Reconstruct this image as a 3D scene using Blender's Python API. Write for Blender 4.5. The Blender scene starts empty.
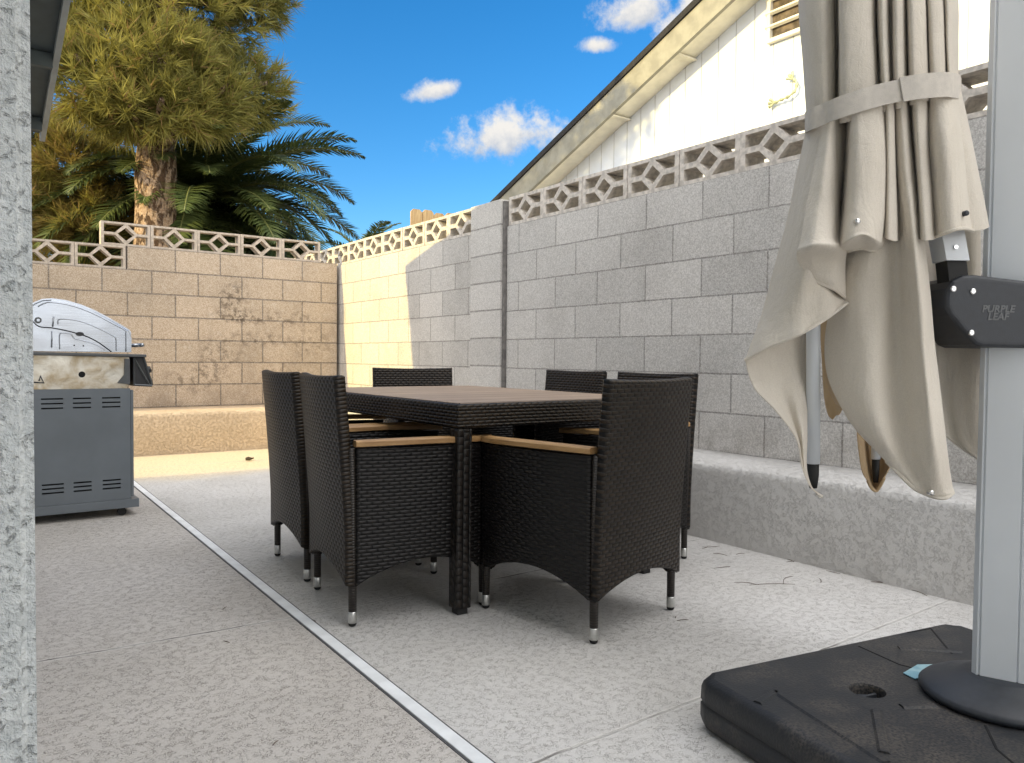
import bpy, bmesh, math, random
from mathutils import Vector, Matrix, noise as mnoise
random.seed(7)
PI = math.pi
scene = bpy.context.scene
col = scene.collection

# ------------------------------------------------------------------ render / view
scene.render.engine = 'CYCLES'
scene.cycles.use_denoising = True
scene.cycles.max_bounces = 8
scene.cycles.transparent_max_bounces = 8
scene.view_settings.view_transform = 'Standard'
scene.view_settings.look = 'None'
scene.view_settings.exposure = 0
scene.view_settings.gamma = 1

# ------------------------------------------------------------------ tagging helpers
def tag(o, label=None, cat=None, group=None, kind=None):
    if label: o['label'] = label
    if cat: o['category'] = cat
    if group: o['group'] = group
    if kind: o['kind'] = kind
    return o

def empty(name, loc=(0, 0, 0), rz=0.0):
    o = bpy.data.objects.new(name, None)
    col.objects.link(o)
    o.location = loc
    o.rotation_euler = (0, 0, rz)
    o.empty_display_size = 0.1
    return o

def link_bm(name, bm, mat, parent=None, smooth=False):
    me = bpy.data.meshes.new(name)
    bm.normal_update()
    bm.to_mesh(me)
    bm.free()
    if smooth:
        for p in me.polygons: p.use_smooth = True
    for m in (mat if isinstance(mat, (list, tuple)) else [mat]):
        me.materials.append(m)
    o = bpy.data.objects.new(name, me)
    col.objects.link(o)
    if parent is not None: o.parent = parent
    return o

def copy_tree(o, parent=None):
    c = o.copy()
    col.objects.link(c)
    if parent is not None: c.parent = parent
    for ch in list(o.children): copy_tree(ch, c)
    return c

# ------------------------------------------------------------------ mesh helpers
def box_uv(bm, faces=None):
    uv = bm.loops.layers.uv.verify()
    bm.normal_update()
    for f in (faces or bm.faces):
        n = f.normal
        ax, ay, az = abs(n.x), abs(n.y), abs(n.z)
        for l in f.loops:
            c = l.vert.co
            if az >= ax and az >= ay: l[uv].uv = (c.x, c.y)
            elif ax >= ay: l[uv].uv = (c.y, c.z)
            else: l[uv].uv = (c.x, c.z)

def add_box(bm, x0, x1, y0, y1, z0, z1, bevel=0.0, seg=2, mat=None):
    r = bmesh.ops.create_cube(bm, size=1.0)
    vs = r['verts']
    for v in vs:
        v.co = Vector((x0 + (v.co.x + .5) * (x1 - x0), y0 + (v.co.y + .5) * (y1 - y0), z0 + (v.co.z + .5) * (z1 - z0)))
    if bevel > 0:
        es = list({e for v in vs for e in v.link_edges})
        rr = bmesh.ops.bevel(bm, geom=es, offset=bevel, segments=seg, profile=0.6, affect='EDGES')
        vs = list({v for f in rr['faces'] for v in f.verts} | {v for v in vs if v.is_valid})
    if mat is not None:
        for v in vs: v.co = mat @ v.co
    return vs

def add_tube(bm, pts, rad, seg=10, cap=True):
    pts = [Vector(p) for p in pts]
    n = len(pts)
    if not isinstance(rad, (list, tuple)): rad = [rad] * n
    rings = []
    up = None
    for i, p in enumerate(pts):
        t = (pts[min(i + 1, n - 1)] - pts[max(i - 1, 0)]).normalized()
        if up is None:
            a = Vector((0, 0, 1)) if abs(t.z) < .9 else Vector((1, 0, 0))
            u = t.cross(a).normalized()
        else:
            u = (up - t * up.dot(t)).normalized()
        up = u
        w = t.cross(u)
        rings.append([bm.verts.new(p + (u * math.cos(2 * PI * k / seg) + w * math.sin(2 * PI * k / seg)) * rad[i]) for k in range(seg)])
    for a, b in zip(rings, rings[1:]):
        for k in range(seg):
            bm.faces.new((a[k], a[(k + 1) % seg], b[(k + 1) % seg], b[k]))
    if cap:
        bm.faces.new(list(reversed(rings[0])))
        bm.faces.new(rings[-1])
    return rings

def add_lathe(bm, prof, seg=32, center=(0, 0, 0)):
    c = Vector(center)
    rings = []
    for r, z in prof:
        rings.append([bm.verts.new(c + Vector((r * math.cos(2 * PI * k / seg), r * math.sin(2 * PI * k / seg), z))) for k in range(seg)])
    for a, b in zip(rings, rings[1:]):
        for k in range(seg):
            bm.faces.new((a[k], a[(k + 1) % seg], b[(k + 1) % seg], b[k]))
    bm.faces.new(list(reversed(rings[0])))
    bm.faces.new(rings[-1])

def add_prism(bm, poly, f0, f1):
    """closed polygon extruded between two maps f0, f1 : (a,b) -> Vector"""
    A = [bm.verts.new(f0(*p)) for p in poly]
    B = [bm.verts.new(f1(*p)) for p in poly]
    n = len(poly)
    fs = [bm.faces.new(A), bm.faces.new(list(reversed(B)))]
    for k in range(n):
        fs.append(bm.faces.new((A[k], B[k], B[(k + 1) % n], A[(k + 1) % n])))
    bmesh.ops.recalc_face_normals(bm, faces=fs)
    return A + B

def crom(p0, p1, p2, p3, t):
    return 0.5 * ((2 * p1) + (p2 - p0) * t + (2 * p0 - 5 * p1 + 4 * p2 - p3) * t * t + (3 * p1 - p0 - 3 * p2 + p3) * t ** 3)

def spline(pts, n):
    pts = [Vector(p) for p in pts]
    m = len(pts) - 1
    out = []
    for i in range(n):
        s = i / (n - 1) * m
        k = min(int(s), m - 1)
        t = s - k
        p0 = pts[k - 1] if k > 0 else pts[0] * 2 - pts[1]
        p3 = pts[k + 2] if k + 2 <= m else pts[m] * 2 - pts[m - 1]
        out.append(crom(p0, pts[k], pts[k + 1], p3, t))
    return out

def slab(bm, fn, nu, nv, th, us=None, vs=None, edge=0.012, uvf=None):
    """closed curved panel; fn(u,v)->centre point, u,v in 0..1; edges rounded off"""
    uvl = bm.loops.layers.uv.verify()
    us = us or [i / nu for i in range(nu + 1)]
    vs = vs or [i / nv for i in range(nv + 1)]
    C = [[fn(u, v) for u in us] for v in vs]
    NU, NV = len(us), len(vs)
    F, B, UV = [], [], []
    for j in range(NV):
        fr, br = [], []
        for i in range(NU):
            du = C[j][min(i + 1, NU - 1)] - C[j][max(i - 1, 0)]
            dv = C[min(j + 1, NV - 1)][i] - C[max(j - 1, 0)][i]
            nrm = du.cross(dv).normalized()
            k = 1.0
            if i in (0, NU - 1) or j in (0, NV - 1): k = 0.45
            fr.append(bm.verts.new(C[j][i] + nrm * th * .5 * k))
            br.append(bm.verts.new(C[j][i] - nrm * th * .5 * k))
        F.append(fr); B.append(br)
    # metric uv
    lu = [[0.0] * NU for _ in range(NV)]
    for j in range(NV):
        for i in range(1, NU): lu[j][i] = lu[j][i - 1] + (C[j][i] - C[j][i - 1]).length
    def uvat(i, j):
        if uvf: return uvf(us[i], vs[j], C[j][i])
        return (lu[NV // 2][i], C[j][i].z)
    def quad(vsq, ids):
        f = bm.faces.new(vsq)
        f.smooth = True
        for l, (i, j) in zip(f.loops, ids): l[uvl].uv = uvat(i, j)
    for j in range(NV - 1):
        for i in range(NU - 1):
            ids = [(i, j), (i + 1, j), (i + 1, j + 1), (i, j + 1)]
            quad([F[b][a] for a, b in ids], ids)
            quad([B[b][a] for a, b in reversed(ids)], list(reversed(ids)))
    for j in range(NV - 1):
        quad([F[j][0], F[j + 1][0], B[j + 1][0], B[j][0]], [(0, j), (0, j + 1), (0, j + 1), (0, j)])
        a = NU - 1
        quad([F[j + 1][a], F[j][a], B[j][a], B[j + 1][a]], [(a, j + 1), (a, j), (a, j), (a, j + 1)])
    for i in range(NU - 1):
        quad([F[0][i + 1], F[0][i], B[0][i], B[0][i + 1]], [(i + 1, 0), (i, 0), (i, 0), (i + 1, 0)])
        b = NV - 1
        quad([F[b][i], F[b][i + 1], B[b][i + 1], B[b][i]], [(i, b), (i + 1, b), (i + 1, b), (i, b)])

def edged(n, e):
    """parameter list with extra columns close to both ends"""
    return [0, e * .35, e] + [e + (1 - 2 * e) * i / n for i in range(1, n)] + [1 - e, 1 - e * .35, 1]

# ------------------------------------------------------------------ material helpers
class NT:
    def __init__(s, name):
        s.m = bpy.data.materials.new(name)
        s.m.use_nodes = True
        s.t = s.m.node_tree
        s.t.nodes.clear()
        s.out = s.n('ShaderNodeOutputMaterial')
        s.p = s.n('ShaderNodeBsdfPrincipled')
        s.l(s.p.outputs[0], s.out.inputs[0])
    def n(s, kind, **kw):
        x = s.t.nodes.new(kind)
        for k, v in kw.items(): setattr(x, k, v)
        return x
    def l(s, a, b): s.t.links.new(a, b)
    def setv(s, sock, v):
        if hasattr(v, 'is_output') or isinstance(v, bpy.types.NodeSocket): s.l(v, sock)
        else: sock.default_value = v
    def math(s, op, a, b=0.0, c=None, clamp=False):
        x = s.n('ShaderNodeMath', operation=op, use_clamp=clamp)
        s.setv(x.inputs[0], a); s.setv(x.inputs[1], b)
        if c is not None: s.setv(x.inputs[2], c)
        return x.outputs[0]
    def mix(s, f, a, b, blend='MIX'):
        x = s.n('ShaderNodeMix', data_type='RGBA', blend_type=blend)
        s.setv(x.inputs[0], f)
        s.setv(x.inputs[6], a if not isinstance(a, tuple) else (*a[:3], 1))
        s.setv(x.inputs[7], b if not isinstance(b, tuple) else (*b[:3], 1))
        return x.outputs[2]
    def smooth(s, v, lo, hi, a=0.0, b=1.0):
        x = s.n('ShaderNodeMapRange', interpolation_type='SMOOTHSTEP')
        s.setv(x.inputs[0], v); s.setv(x.inputs[1], lo); s.setv(x.inputs[2], hi); s.setv(x.inputs[3], a); s.setv(x.inputs[4], b)
        return x.outputs[0]
    def noise(s, vec, scale, detail=3, rough=.55, dist=0.0):
        x = s.n('ShaderNodeTexNoise')
        s.l(vec, x.inputs['Vector'])
        x.inputs['Scale'].default_value = scale
        x.inputs['Detail'].default_value = detail
        x.inputs['Roughness'].default_value = rough
        x.inputs['Distortion'].default_value = dist
        return x.outputs[0]
    def pos(s): return s.n('ShaderNodeNewGeometry').outputs['Position']
    def obj(s): return s.n('ShaderNodeTexCoord').outputs['Object']
    def uv(s): return s.n('ShaderNodeTexCoord').outputs['UV']
    def sep(s, v):
        x = s.n('ShaderNodeSeparateXYZ'); s.l(v, x.inputs[0]); return x.outputs
    def comb(s, a, b, c=0.0):
        x = s.n('ShaderNodeCombineXYZ')
        s.setv(x.inputs[0], a); s.setv(x.inputs[1], b); s.setv(x.inputs[2], c)
        return x.outputs[0]
    def bump(s, h, dist, strength=1.0, prev=None):
        x = s.n('ShaderNodeBump')
        x.inputs['Distance'].default_value = dist
        x.inputs['Strength'].default_value = strength
        s.l(h, x.inputs['Height'])
        if prev is not None: s.l(prev, x.inputs['Normal'])
        s.l(x.outputs[0], s.p.inputs['Normal'])
        return x.outputs[0]
    def base(s, c, rough=.8, metal=0.0, spec=.5):
        s.setv(s.p.inputs['Base Color'], c if not isinstance(c, tuple) else (*c[:3], 1))
        s.setv(s.p.inputs['Roughness'], rough)
        s.setv(s.p.inputs['Metallic'], metal)
        s.p.inputs['Specular IOR Level'].default_value = spec
        return s.m

def simple(name, c, rough=.6, metal=0.0, var=.12, scale=18, bumpd=0.0, spec=.5):
    t = NT(name)
    v = t.noise(t.obj(), scale, 4)
    k = t.smooth(v, .3, .7)
    cc = t.mix(k, tuple(x * (1 - var) for x in c), tuple(min(1, x * (1 + var)) for x in c))
    t.base(cc, t.math('ADD', t.math('MULTIPLY', v, .2), rough - .1), metal, spec)
    if bumpd: t.bump(t.noise(t.obj(), scale * 12, 3), bumpd)
    return t.m

def cmu(name, axis, u0, w, z0, h, ca, cb, mort, msize=.0048, stain=None, dirt=.35):
    """concrete block courses laid in running bond (axis 0: along x, 1: along y)"""
    t = NT(name)
    P = t.pos()
    s = t.sep(P)
    u = t.math('SUBTRACT', s[axis], u0)
    v = t.math('SUBTRACT', s[2], z0)
    warp = t.math('MULTIPLY', t.math('SUBTRACT', t.noise(P, 9, 2), .5), .006)
    vec = t.comb(t.math('ADD', u, warp), t.math('ADD', v, warp), 0)
    b = t.n('ShaderNodeTexBrick')
    b.offset = .5; b.offset_frequency = 2; b.squash = 1
    t.l(vec, b.inputs['Vector'])
    b.inputs['Color1'].default_value = (*ca, 1); b.inputs['Color2'].default_value = (*cb, 1)
    b.inputs['Mortar'].default_value = (*mort, 1)
    b.inputs['Scale'].default_value = 1
    b.inputs['Mortar Size'].default_value = msize
    b.inputs['Mortar Smooth'].default_value = .15
    b.inputs['Bias'].default_value = 0
    b.inputs['Brick Width'].default_value = w
    b.inputs['Row Height'].default_value = h
    sp = t.noise(P, 130, 3, .7)
    sp2 = t.noise(P, 260, 2, .6)
    big = t.noise(P, 2.2, 5, .6)
    med = t.noise(P, 12, 4, .6)
    c = b.outputs['Color']
    c = t.mix(t.smooth(sp, .34, .68), t.mix(.30, c, (0.06, .055, .05)), t.mix(.22, c, (1, .98, .95)))
    c = t.mix(t.smooth(sp2, .62, .75, 0, .5), c, (.75, .73, .7))
    c = t.mix(t.smooth(big, .45, .75, 0, dirt), c, (.16, .13, .10), 'MULTIPLY') if False else t.mix(t.smooth(big, .45, .78, 0, dirt), c, t.mix(.55, c, (.1, .085, .07)))
    c = t.mix(t.smooth(med, .55, .8, 0, .25), c, t.mix(.5, c, (.9, .88, .85)))
    if stain:
        for (a0, b0, ru, rv, amt) in stain:
            du = t.math('DIVIDE', t.math('SUBTRACT', s[axis], a0), ru)
            dv = t.math('DIVIDE', t.math('SUBTRACT', s[2], b0), rv)
            r = t.math('SQRT', t.math('ADD', t.math('MULTIPLY', du, du), t.math('MULTIPLY', dv, dv)))
            k = t.math('MULTIPLY', t.smooth(r, .2, 1.1, 1, 0), t.smooth(t.noise(P, 14, 5, .7), .46, .62))
            c = t.mix(t.math('MULTIPLY', k, amt), c, (.07, .05, .035))
    # rain-washed dirt at the foot
    lo = t.math('MULTIPLY', t.smooth(s[2], .40, .75, 1, 0), t.smooth(t.noise(P, 5, 4), .4, .65))
    c = t.mix(t.math('MULTIPLY', lo, .35), c, (.12, .095, .07))
    t.base(c, .92, 0, .25)
    hgt = t.math('MULTIPLY_ADD', b.outputs['Fac'], -1.0, t.math('MULTIPLY_ADD', sp, .30, t.math('MULTIPLY', med, .25)))
    t.bump(hgt, .006, .9)
    return t.m

def knockdown(name, ca, cline, scale, lw=.035, joints=(), dist=.003, wet=0.0, tint=(.5, .45, .4), rough=.9, sun_tint=None):
    """trowelled-down sprayed texture: flat lacy islands with dark squiggles between them"""
    t = NT(name)
    P = t.pos()
    s = t.sep(P)
    n = t.noise(P, scale, 2.2, .55, .9)
    ridge = t.math('ABSOLUTE', t.math('SUBTRACT', n, .5))
    brk = t.smooth(t.noise(P, scale * .45, 2), .38, .6)
    line = t.math('MULTIPLY', t.smooth(ridge, lw * .25, lw, 1, 0), brk)
    big = t.noise(P, 1.1, 5, .6)
    fine = t.noise(P, 210, 3, .65)
    c = t.mix(t.smooth(big, .3, .72), ca, tuple(x * .80 * y for x, y in zip(ca, (1.0, .99, .97))))
    c = t.mix(t.smooth(fine, .35, .7, 0, .35), c, t.mix(.5, c, (.95, .95, .95)))
    c = t.mix(t.smooth(t.noise(P, 3.2, 6, .68), .56, .74, 0, .45), c, tuple(x * .72 for x in ca))
    if sun_tint:      # yellow sunlight on the back strip painted into the colour
        k = t.smooth(t.math('ADD', s[1], t.math('MULTIPLY', t.math('SUBTRACT', t.noise(P, 1.6, 4), .5), .8)), sun_tint[0], sun_tint[1], 0, .75)
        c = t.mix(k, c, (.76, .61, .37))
    c = t.mix(t.math('MULTIPLY', line, .62), c, cline)
    h = t.math('SUBTRACT', t.math('MULTIPLY', fine, .2), line)
    for (ax, p0, slope, wd, amt) in joints:
        a, o = (s[0], s[1]) if ax == 'y' else (s[1], s[0])
        wob = t.math('MULTIPLY', t.math('SUBTRACT', t.noise(P, 6, 3), .5), .02)
        d = t.math('ABSOLUTE', t.math('ADD', wob, t.math('SUBTRACT', o, t.math('MULTIPLY_ADD', a, slope, p0))))
        k = t.math('MULTIPLY', t.smooth(d, wd * .4, wd, 1, 0), amt)
        rim = t.math('MULTIPLY', t.smooth(d, wd, wd * 2.4, 1, 0), .5 * amt)
        c = t.mix(rim, c, (.75, .73, .7))
        dark = t.smooth(t.noise(P, 3.1, 3), .50, .62)
        c = t.mix(t.math('MULTIPLY', k, t.math('MULTIPLY_ADD', dark, .55, .32)), c, (.07, .06, .05))
        h = t.math('SUBTRACT', h, t.math('MULTIPLY', k, 2.0))
    t.base(c, rough, 0, .3)
    t.bump(h, dist, .8)
    return t.m

def weave(name, rh=.0145, w=.034, swap=False, hi=(.032, .021, .0125), lo=(.0018, .0015, .0015)):
    """flat synthetic rattan strands, over and under hidden stakes, half offset each row"""
    t = NT(name)
    s = t.sep(t.uv())
    u, v = (s[1], s[0]) if swap else (s[0], s[1])
    r = t.math('DIVIDE', v, rh)
    rf = t.math('FRACT', r)
    ri = t.math('FLOOR', r)
    ph = t.math('MULTIPLY', t.math('MODULO', t.math('ABSOLUTE', ri), 2.0), .5)
    cf = t.math('FRACT', t.math('ADD', t.math('DIVIDE', u, w), ph))
    hv = t.math('POWER', t.math('MULTIPLY', t.math('MULTIPLY', rf, t.math('SUBTRACT', 1.0, rf)), 4.0), .55)
    hu = t.math('POWER', t.math('ABSOLUTE', t.math('SINE', t.math('MULTIPLY', cf, PI))), .6)
    h = t.math('MULTIPLY', hv, t.math('MULTIPLY_ADD', hu, .75, .25))
    fib = t.noise(t.comb(t.math('MULTIPLY', u, 40), t.math('MULTIPLY', v, 900), 0), 1, 2)
    rnd = t.n('ShaderNodeTexWhiteNoise', noise_dimensions='2D')
    t.l(t.comb(ri, t.math('FLOOR', t.math('ADD', t.math('DIVIDE', u, w), ph)), 0), rnd.inputs[0])
    c = t.mix(t.smooth(h, .25, .9), lo, t.mix(rnd.outputs[0], hi, tuple(x * .6 for x in hi)))  # strand highlights and dark gaps are painted in by weave height
    t.base(c, t.math('MULTIPLY_ADD', fib, .2, .30), 0, .34)
    t.bump(t.math('MULTIPLY_ADD', fib, .06, h), .0045, 1.0)
    return t.m

def wrapmat(name):
    t = NT(name)
    s = t.sep(t.obj())
    r = t.math('FRACT', t.math('DIVIDE', s[2], .009))
    h = t.math('MULTIPLY', t.math('MULTIPLY', r, t.math('SUBTRACT', 1.0, r)), 4.0)
    t.base(t.mix(h, (.006, .005, .005), (.028, .021, .016)), .4, 0, .5)
    t.bump(h, .002, 1)
    return t.m

def wood(name, ca, cb, axis=0, planks=None, rough=.5):
    t = NT(name)
    s = t.sep(t.obj())
    a, b = (s[0], s[1]) if axis == 0 else (s[1], s[0])
    idx = 0.0
    if planks:
        q = t.math('DIVIDE', t.math('SUBTRACT', b, planks[0]), planks[1])
        idx = t.math('FLOOR', q)
        fr = t.math('FRACT', q)
    vec = t.comb(t.math('MULTIPLY', a, 2.2), t.math('MULTIPLY', b, 26), t.math('ADD', t.math('MULTIPLY', s[2], 26), t.math('MULTIPLY', idx, 7.3) if planks else 0.0))
    g = t.noise(vec, 1.6, 5, .62, .6)
    g2 = t.noise(vec, 6, 3, .6, .2)
    c = t.mix(t.smooth(g, .32, .68), ca, cb)
    c = t.mix(t.smooth(g2, .55, .8, 0, .45), c, tuple(x * .55 for x in ca))
    if planks:
        rnd = t.n('ShaderNodeTexWhiteNoise', noise_dimensions='1D'); t.l(idx, rnd.inputs['W'])
        c = t.mix(t.math('MULTIPLY', rnd.outputs[0], .5), c, tuple(x * .6 for x in cb))
        gap = t.smooth(t.math('ABSOLUTE', t.math('SUBTRACT', fr, .5)), .474, .490)
        c = t.mix(gap, c, (.012, .009, .007))
        t.base(c, rough, 0, .4)
        t.bump(t.math('SUBTRACT', t.math('MULTIPLY', g, .1), gap), .003, .9)
    else:
        t.base(c, rough, 0, .4)
        t.bump(g, .0006, .8)
    return t.m

# ------------------------------------------------------------------ daylight
SUN_E = math.radians(16.5)
SUN_DY = -0.05                     # travels along +x, a touch toward the camera
d = Vector((1, SUN_DY, 0)).normalized() * math.cos(SUN_E) + Vector((0, 0, -math.sin(SUN_E)))
sl = bpy.data.lights.new('sun', 'SUN')
sl.energy = 5.0
sl.angle = math.radians(.5)
sl.color = (1.0, .78, .29)
so = bpy.data.objects.new('sun', sl)
col.objects.link(so)
so.rotation_euler = d.to_track_quat('-Z', 'Y').to_euler()
so.location = (-8, -1, 6)

world = bpy.data.worlds.new('World')
scene.world = world
world.use_nodes = True
wt = world.node_tree
wt.nodes.clear()
def wn(k, **kw):
    x = wt.nodes.new(k)
    for a, b in kw.items(): setattr(x, a, b)
    return x
def wm(op, a, b=0.0, c=None, clamp=False):
    x = wn('ShaderNodeMath', operation=op, use_clamp=clamp)
    for i, q in enumerate((a, b) if c is None else (a, b, c)):
        if isinstance(q, bpy.types.NodeSocket): wt.links.new(q, x.inputs[i])
        else: x.inputs[i].default_value = q
    return x.outputs[0]
sky = wn('ShaderNodeTexSky', sky_type='NISHITA')
sky.sun_disc = False
sky.sun_elevation = SUN_E
sky.sun_rotation = math.atan2(-1.0, -SUN_DY)
sky.altitude = 600
sky.air_density = 1.0
sky.dust_density = .25
sky.ozone_density = 3.5
bg = wn('ShaderNodeBackground')
bg.inputs['Strength'].default_value = .24
hs_ = wn('ShaderNodeHueSaturation'); hs_.inputs['Saturation'].default_value = 1.28
wt.links.new(sky.outputs[0], hs_.inputs['Color'])
wt.links.new(hs_.outputs[0], bg.inputs[0])
gen = wn('ShaderNodeTexCoord').outputs['Generated']
def wdot(v):
    x = wn('ShaderNodeVectorMath', operation='DOT_PRODUCT')
    wt.links.new(gen, x.inputs[0]); x.inputs[1].default_value = v
    return x.outputs['Value']
def wnoise(scale, detail, rough=.6):
    x = wn('ShaderNodeTexNoise')
    wt.links.new(gen, x.inputs[0])
    x.inputs['Scale'].default_value = scale; x.inputs['Detail'].default_value = detail; x.inputs['Roughness'].default_value = rough
    return x.outputs[0]
nz = wnoise(24, 9, .66)
nz2 = wnoise(70, 4, .6)
def cloud(c, hw, hh, tilt=0.0, amp=2.1):
    c = Vector(c).normalized()
    r = Vector((c.y, -c.x, 0)).normalized()
    u = r.cross(c)
    r2 = r * math.cos(tilt) + u * math.sin(tilt); u2 = u * math.cos(tilt) - r * math.sin(tilt)
    a = wm('DIVIDE', wdot(r2), hw); b = wm('DIVIDE', wdot(u2), hh)
    low = wm('MULTIPLY', wm('MINIMUM', b, 0.0), .7)       # flatter underneath
    rr = wm('SQRT', wm('ADD', wm('MULTIPLY', a, a), wm('ADD', wm('MULTIPLY', b, b), wm('MULTIPLY', low, low))))
    dd = wm('ADD', wm('SUBTRACT', .86, rr), wm('MULTIPLY', wm('SUBTRACT', nz, .47), amp))
    front = wm('GREATER_THAN', wdot(c), .5)
    x = wn('ShaderNodeMapRange', interpolation_type='SMOOTHSTEP')
    wt.links.new(dd, x.inputs[0]); x.inputs[1].default_value = -.05; x.inputs[2].default_value = .62
    den = wm('MULTIPLY', x.outputs[0], front)
    y = wn('ShaderNodeMapRange', interpolation_type='SMOOTHSTEP')
    wt.links.new(wm('ADD', b, wm('MULTIPLY', wm('SUBTRACT', nz2, .5), 1.6)), y.inputs[0]); y.inputs[1].default_value = -.9; y.inputs[2].default_value = .45
    return den, y.outputs[0]
CL = [cloud((.5530, .7866, .2748), .092, .040, .12), cloud((.4703, .8213, .3228), .040, .016, .2, 1.8),
      cloud((.6410, .6525, .4041), .060, .026, .2, 1.9), cloud((.6930, .5975, .4059), .058, .030, .6), cloud((.622, .687, .3720), .030, .014, .0, 1.6),
      cloud((.9, -.35, .4), .2, .1), cloud((-.75, .5, .35), .25, .1)]
den, shade = CL[0]
for dn, sh in CL[1:]:
    shade = wm('ADD', wm('MULTIPLY', shade, wm('SUBTRACT', 1.0, dn)), wm('MULTIPLY', sh, dn))
    den = wm('MAXIMUM', den, dn)
cm = wn('ShaderNodeMix', data_type='RGBA')
wt.links.new(shade, cm.inputs[0])
cm.inputs[6].default_value = (.56, .62, .72, 1); cm.inputs[7].default_value = (1.05, 1.0, .92, 1)
cb = wn('ShaderNodeBackground'); cb.inputs['Strength'].default_value = .92
wt.links.new(cm.outputs[2], cb.inputs[0])
ms = wn('ShaderNodeMixShader')
wt.links.new(wm('MULTIPLY', den, .95), ms.inputs[0]); wt.links.new(bg.outputs[0], ms.inputs[1]); wt.links.new(cb.outputs[0], ms.inputs[2])
# bright sheet added out of view, overhead and behind the camera, for fill light
kd = Vector((-.43, -.48, .76)).normalized()
x = wn('ShaderNodeMapRange', interpolation_type='SMOOTHSTEP')
wt.links.new(wm('ADD', wdot(kd), wm('MULTIPLY', wm('SUBTRACT', wnoise(4, 6), .5), .7)), x.inputs[0]); x.inputs[1].default_value = .12; x.inputs[2].default_value = .55
cb2 = wn('ShaderNodeBackground'); cb2.inputs['Strength'].default_value = 3.05; cb2.inputs['Color'].default_value = (1.0, .99, .985, 1)
ms2 = wn('ShaderNodeMixShader')
wt.links.new(wm('MULTIPLY', x.outputs[0], .92), ms2.inputs[0]); wt.links.new(ms.outputs[0], ms2.inputs[1]); wt.links.new(cb2.outputs[0], ms2.inputs[2])
wo = wn('ShaderNodeOutputWorld')
wt.links.new(ms2.outputs[0], wo.inputs[0])

# ------------------------------------------------------------------ camera
cam = bpy.data.cameras.new('camera')
cam.sensor_fit = 'HORIZONTAL'
cam.sensor_width = 36
cam.lens = 36 * 765 / 1024
cam.clip_start = .05
cam.clip_end = 3000
co = bpy.data.objects.new('camera', cam)
col.objects.link(co)
R_ = Vector((.81017, -.58612, .00925)); U_ = Vector((.01036, .03009, .99949)); F_ = Vector((.58610, .80967, -.03045))
co.matrix_world = Matrix(((R_.x, U_.x, -F_.x, 0), (R_.y, U_.y, -F_.y, 0), (R_.z, U_.z, -F_.z, .95), (0, 0, 0, 1)))
scene.camera = co

# ------------------------------------------------------------------ setting materials
M = {}
M['ground'] = simple('desert_soil', (.30, .25, .19), .95, 0, .25, 3, .01)
M['patio'] = knockdown('patio_cool_deck_right', (.60, .585, .565), (.30, .28, .26), 90, .036,
    joints=[('y', 2.70, -.008, .007, .9), ('y', 1.385, .012, .006, .8), ('y', 6.98, .0, .006, .8)], dist=.002, sun_tint=(5.9, 6.7))
M['patio_left'] = knockdown('patio_cool_deck_left', (.545, .51, .475), (.22, .195, .17), 82, .040,
    joints=[('y', 2.755, -.062, .007, .9), ('y', 4.05, .01, .005, .5), ('y', 5.45, .02, .006, .7), ('y', 5.28, -.05, .005, .5), ('y', 6.98, .0, .006, .8)], dist=.0025)
M['ledge'] = knockdown('ledge_stucco', (.60, .585, .565), (.50, .485, .465), 92, .06, dist=.0035)
M['ledge_back'] = knockdown('ledge_stucco_warm_bounce', (.74, .565, .375), (.56, .42, .27), 105, .06, dist=.005)  # same ledge; warm bounce off the sunlit patio is put into its colour
GA, GB, GM = (.62, .59, .55), (.47, .45, .42), (.29, .27, .25)
M['cmu_right'] = cmu('block_courses_grey', 1, 2.558 + .227, .454, .42, .2257, GA, GB, GM)
M['cmu_left'] = cmu('block_courses_grey_far', 1, 5.554 + .215, .430, .42, .2257, GA, GB, GM)
M['cmu_pil'] = cmu('pilaster_block', 1, -2.0, 14.0, .435, .2257, GA, GB, GM, .007)
TA, TB, TM = (.52, .395, .275), (.43, .325, .22), (.19, .14, .095)  # warm bounce off the sunlit patio is painted into these tans
M['cmu_back'] = cmu('block_courses_warm_bounce', 0, 1.345 + .22, .440, .425, .2263, TA, TB, TM, .0075,
    stain=[(2.35, 1.55, .22, .25, .75), (2.42, 1.36, .40, .10, .8), (2.95, 1.35, .5, .14, .5), (2.2, .95, .35, .3, .5), (2.6, 1.13, .5, .12, .55), (3.2, 1.1, .4, .2, .45), (2.0, .7, .4, .2, .55), (2.9, .75, .5, .25, .35)])
M['breeze_tan'] = simple('breeze_concrete_tan', (.50, .43, .36), .92, 0, .18, 30, .003, .2)
M['breeze_grey'] = simple('breeze_concrete_grey', (.60, .55, .49), .92, 0, .22, 30, .004, .2)
M['strip'] = simple('drain_strip_plastic', (.80, .82, .84), .55, 0, .1, 9)
M['strip_edge'] = simple('drain_strip_groove', (.08, .08, .085), .8)

# ------------------------------------------------------------------ ground and patio
bm = bmesh.new()
s_ = 900
f = bm.faces.new([bm.verts.new(p) for p in ((-s_, -s_, -.03), (s_, -s_, -.03), (s_, s_, -.03), (-s_, s_, -.03))])
tag(link_bm('ground', bm, M['ground']), kind='structure')
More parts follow.
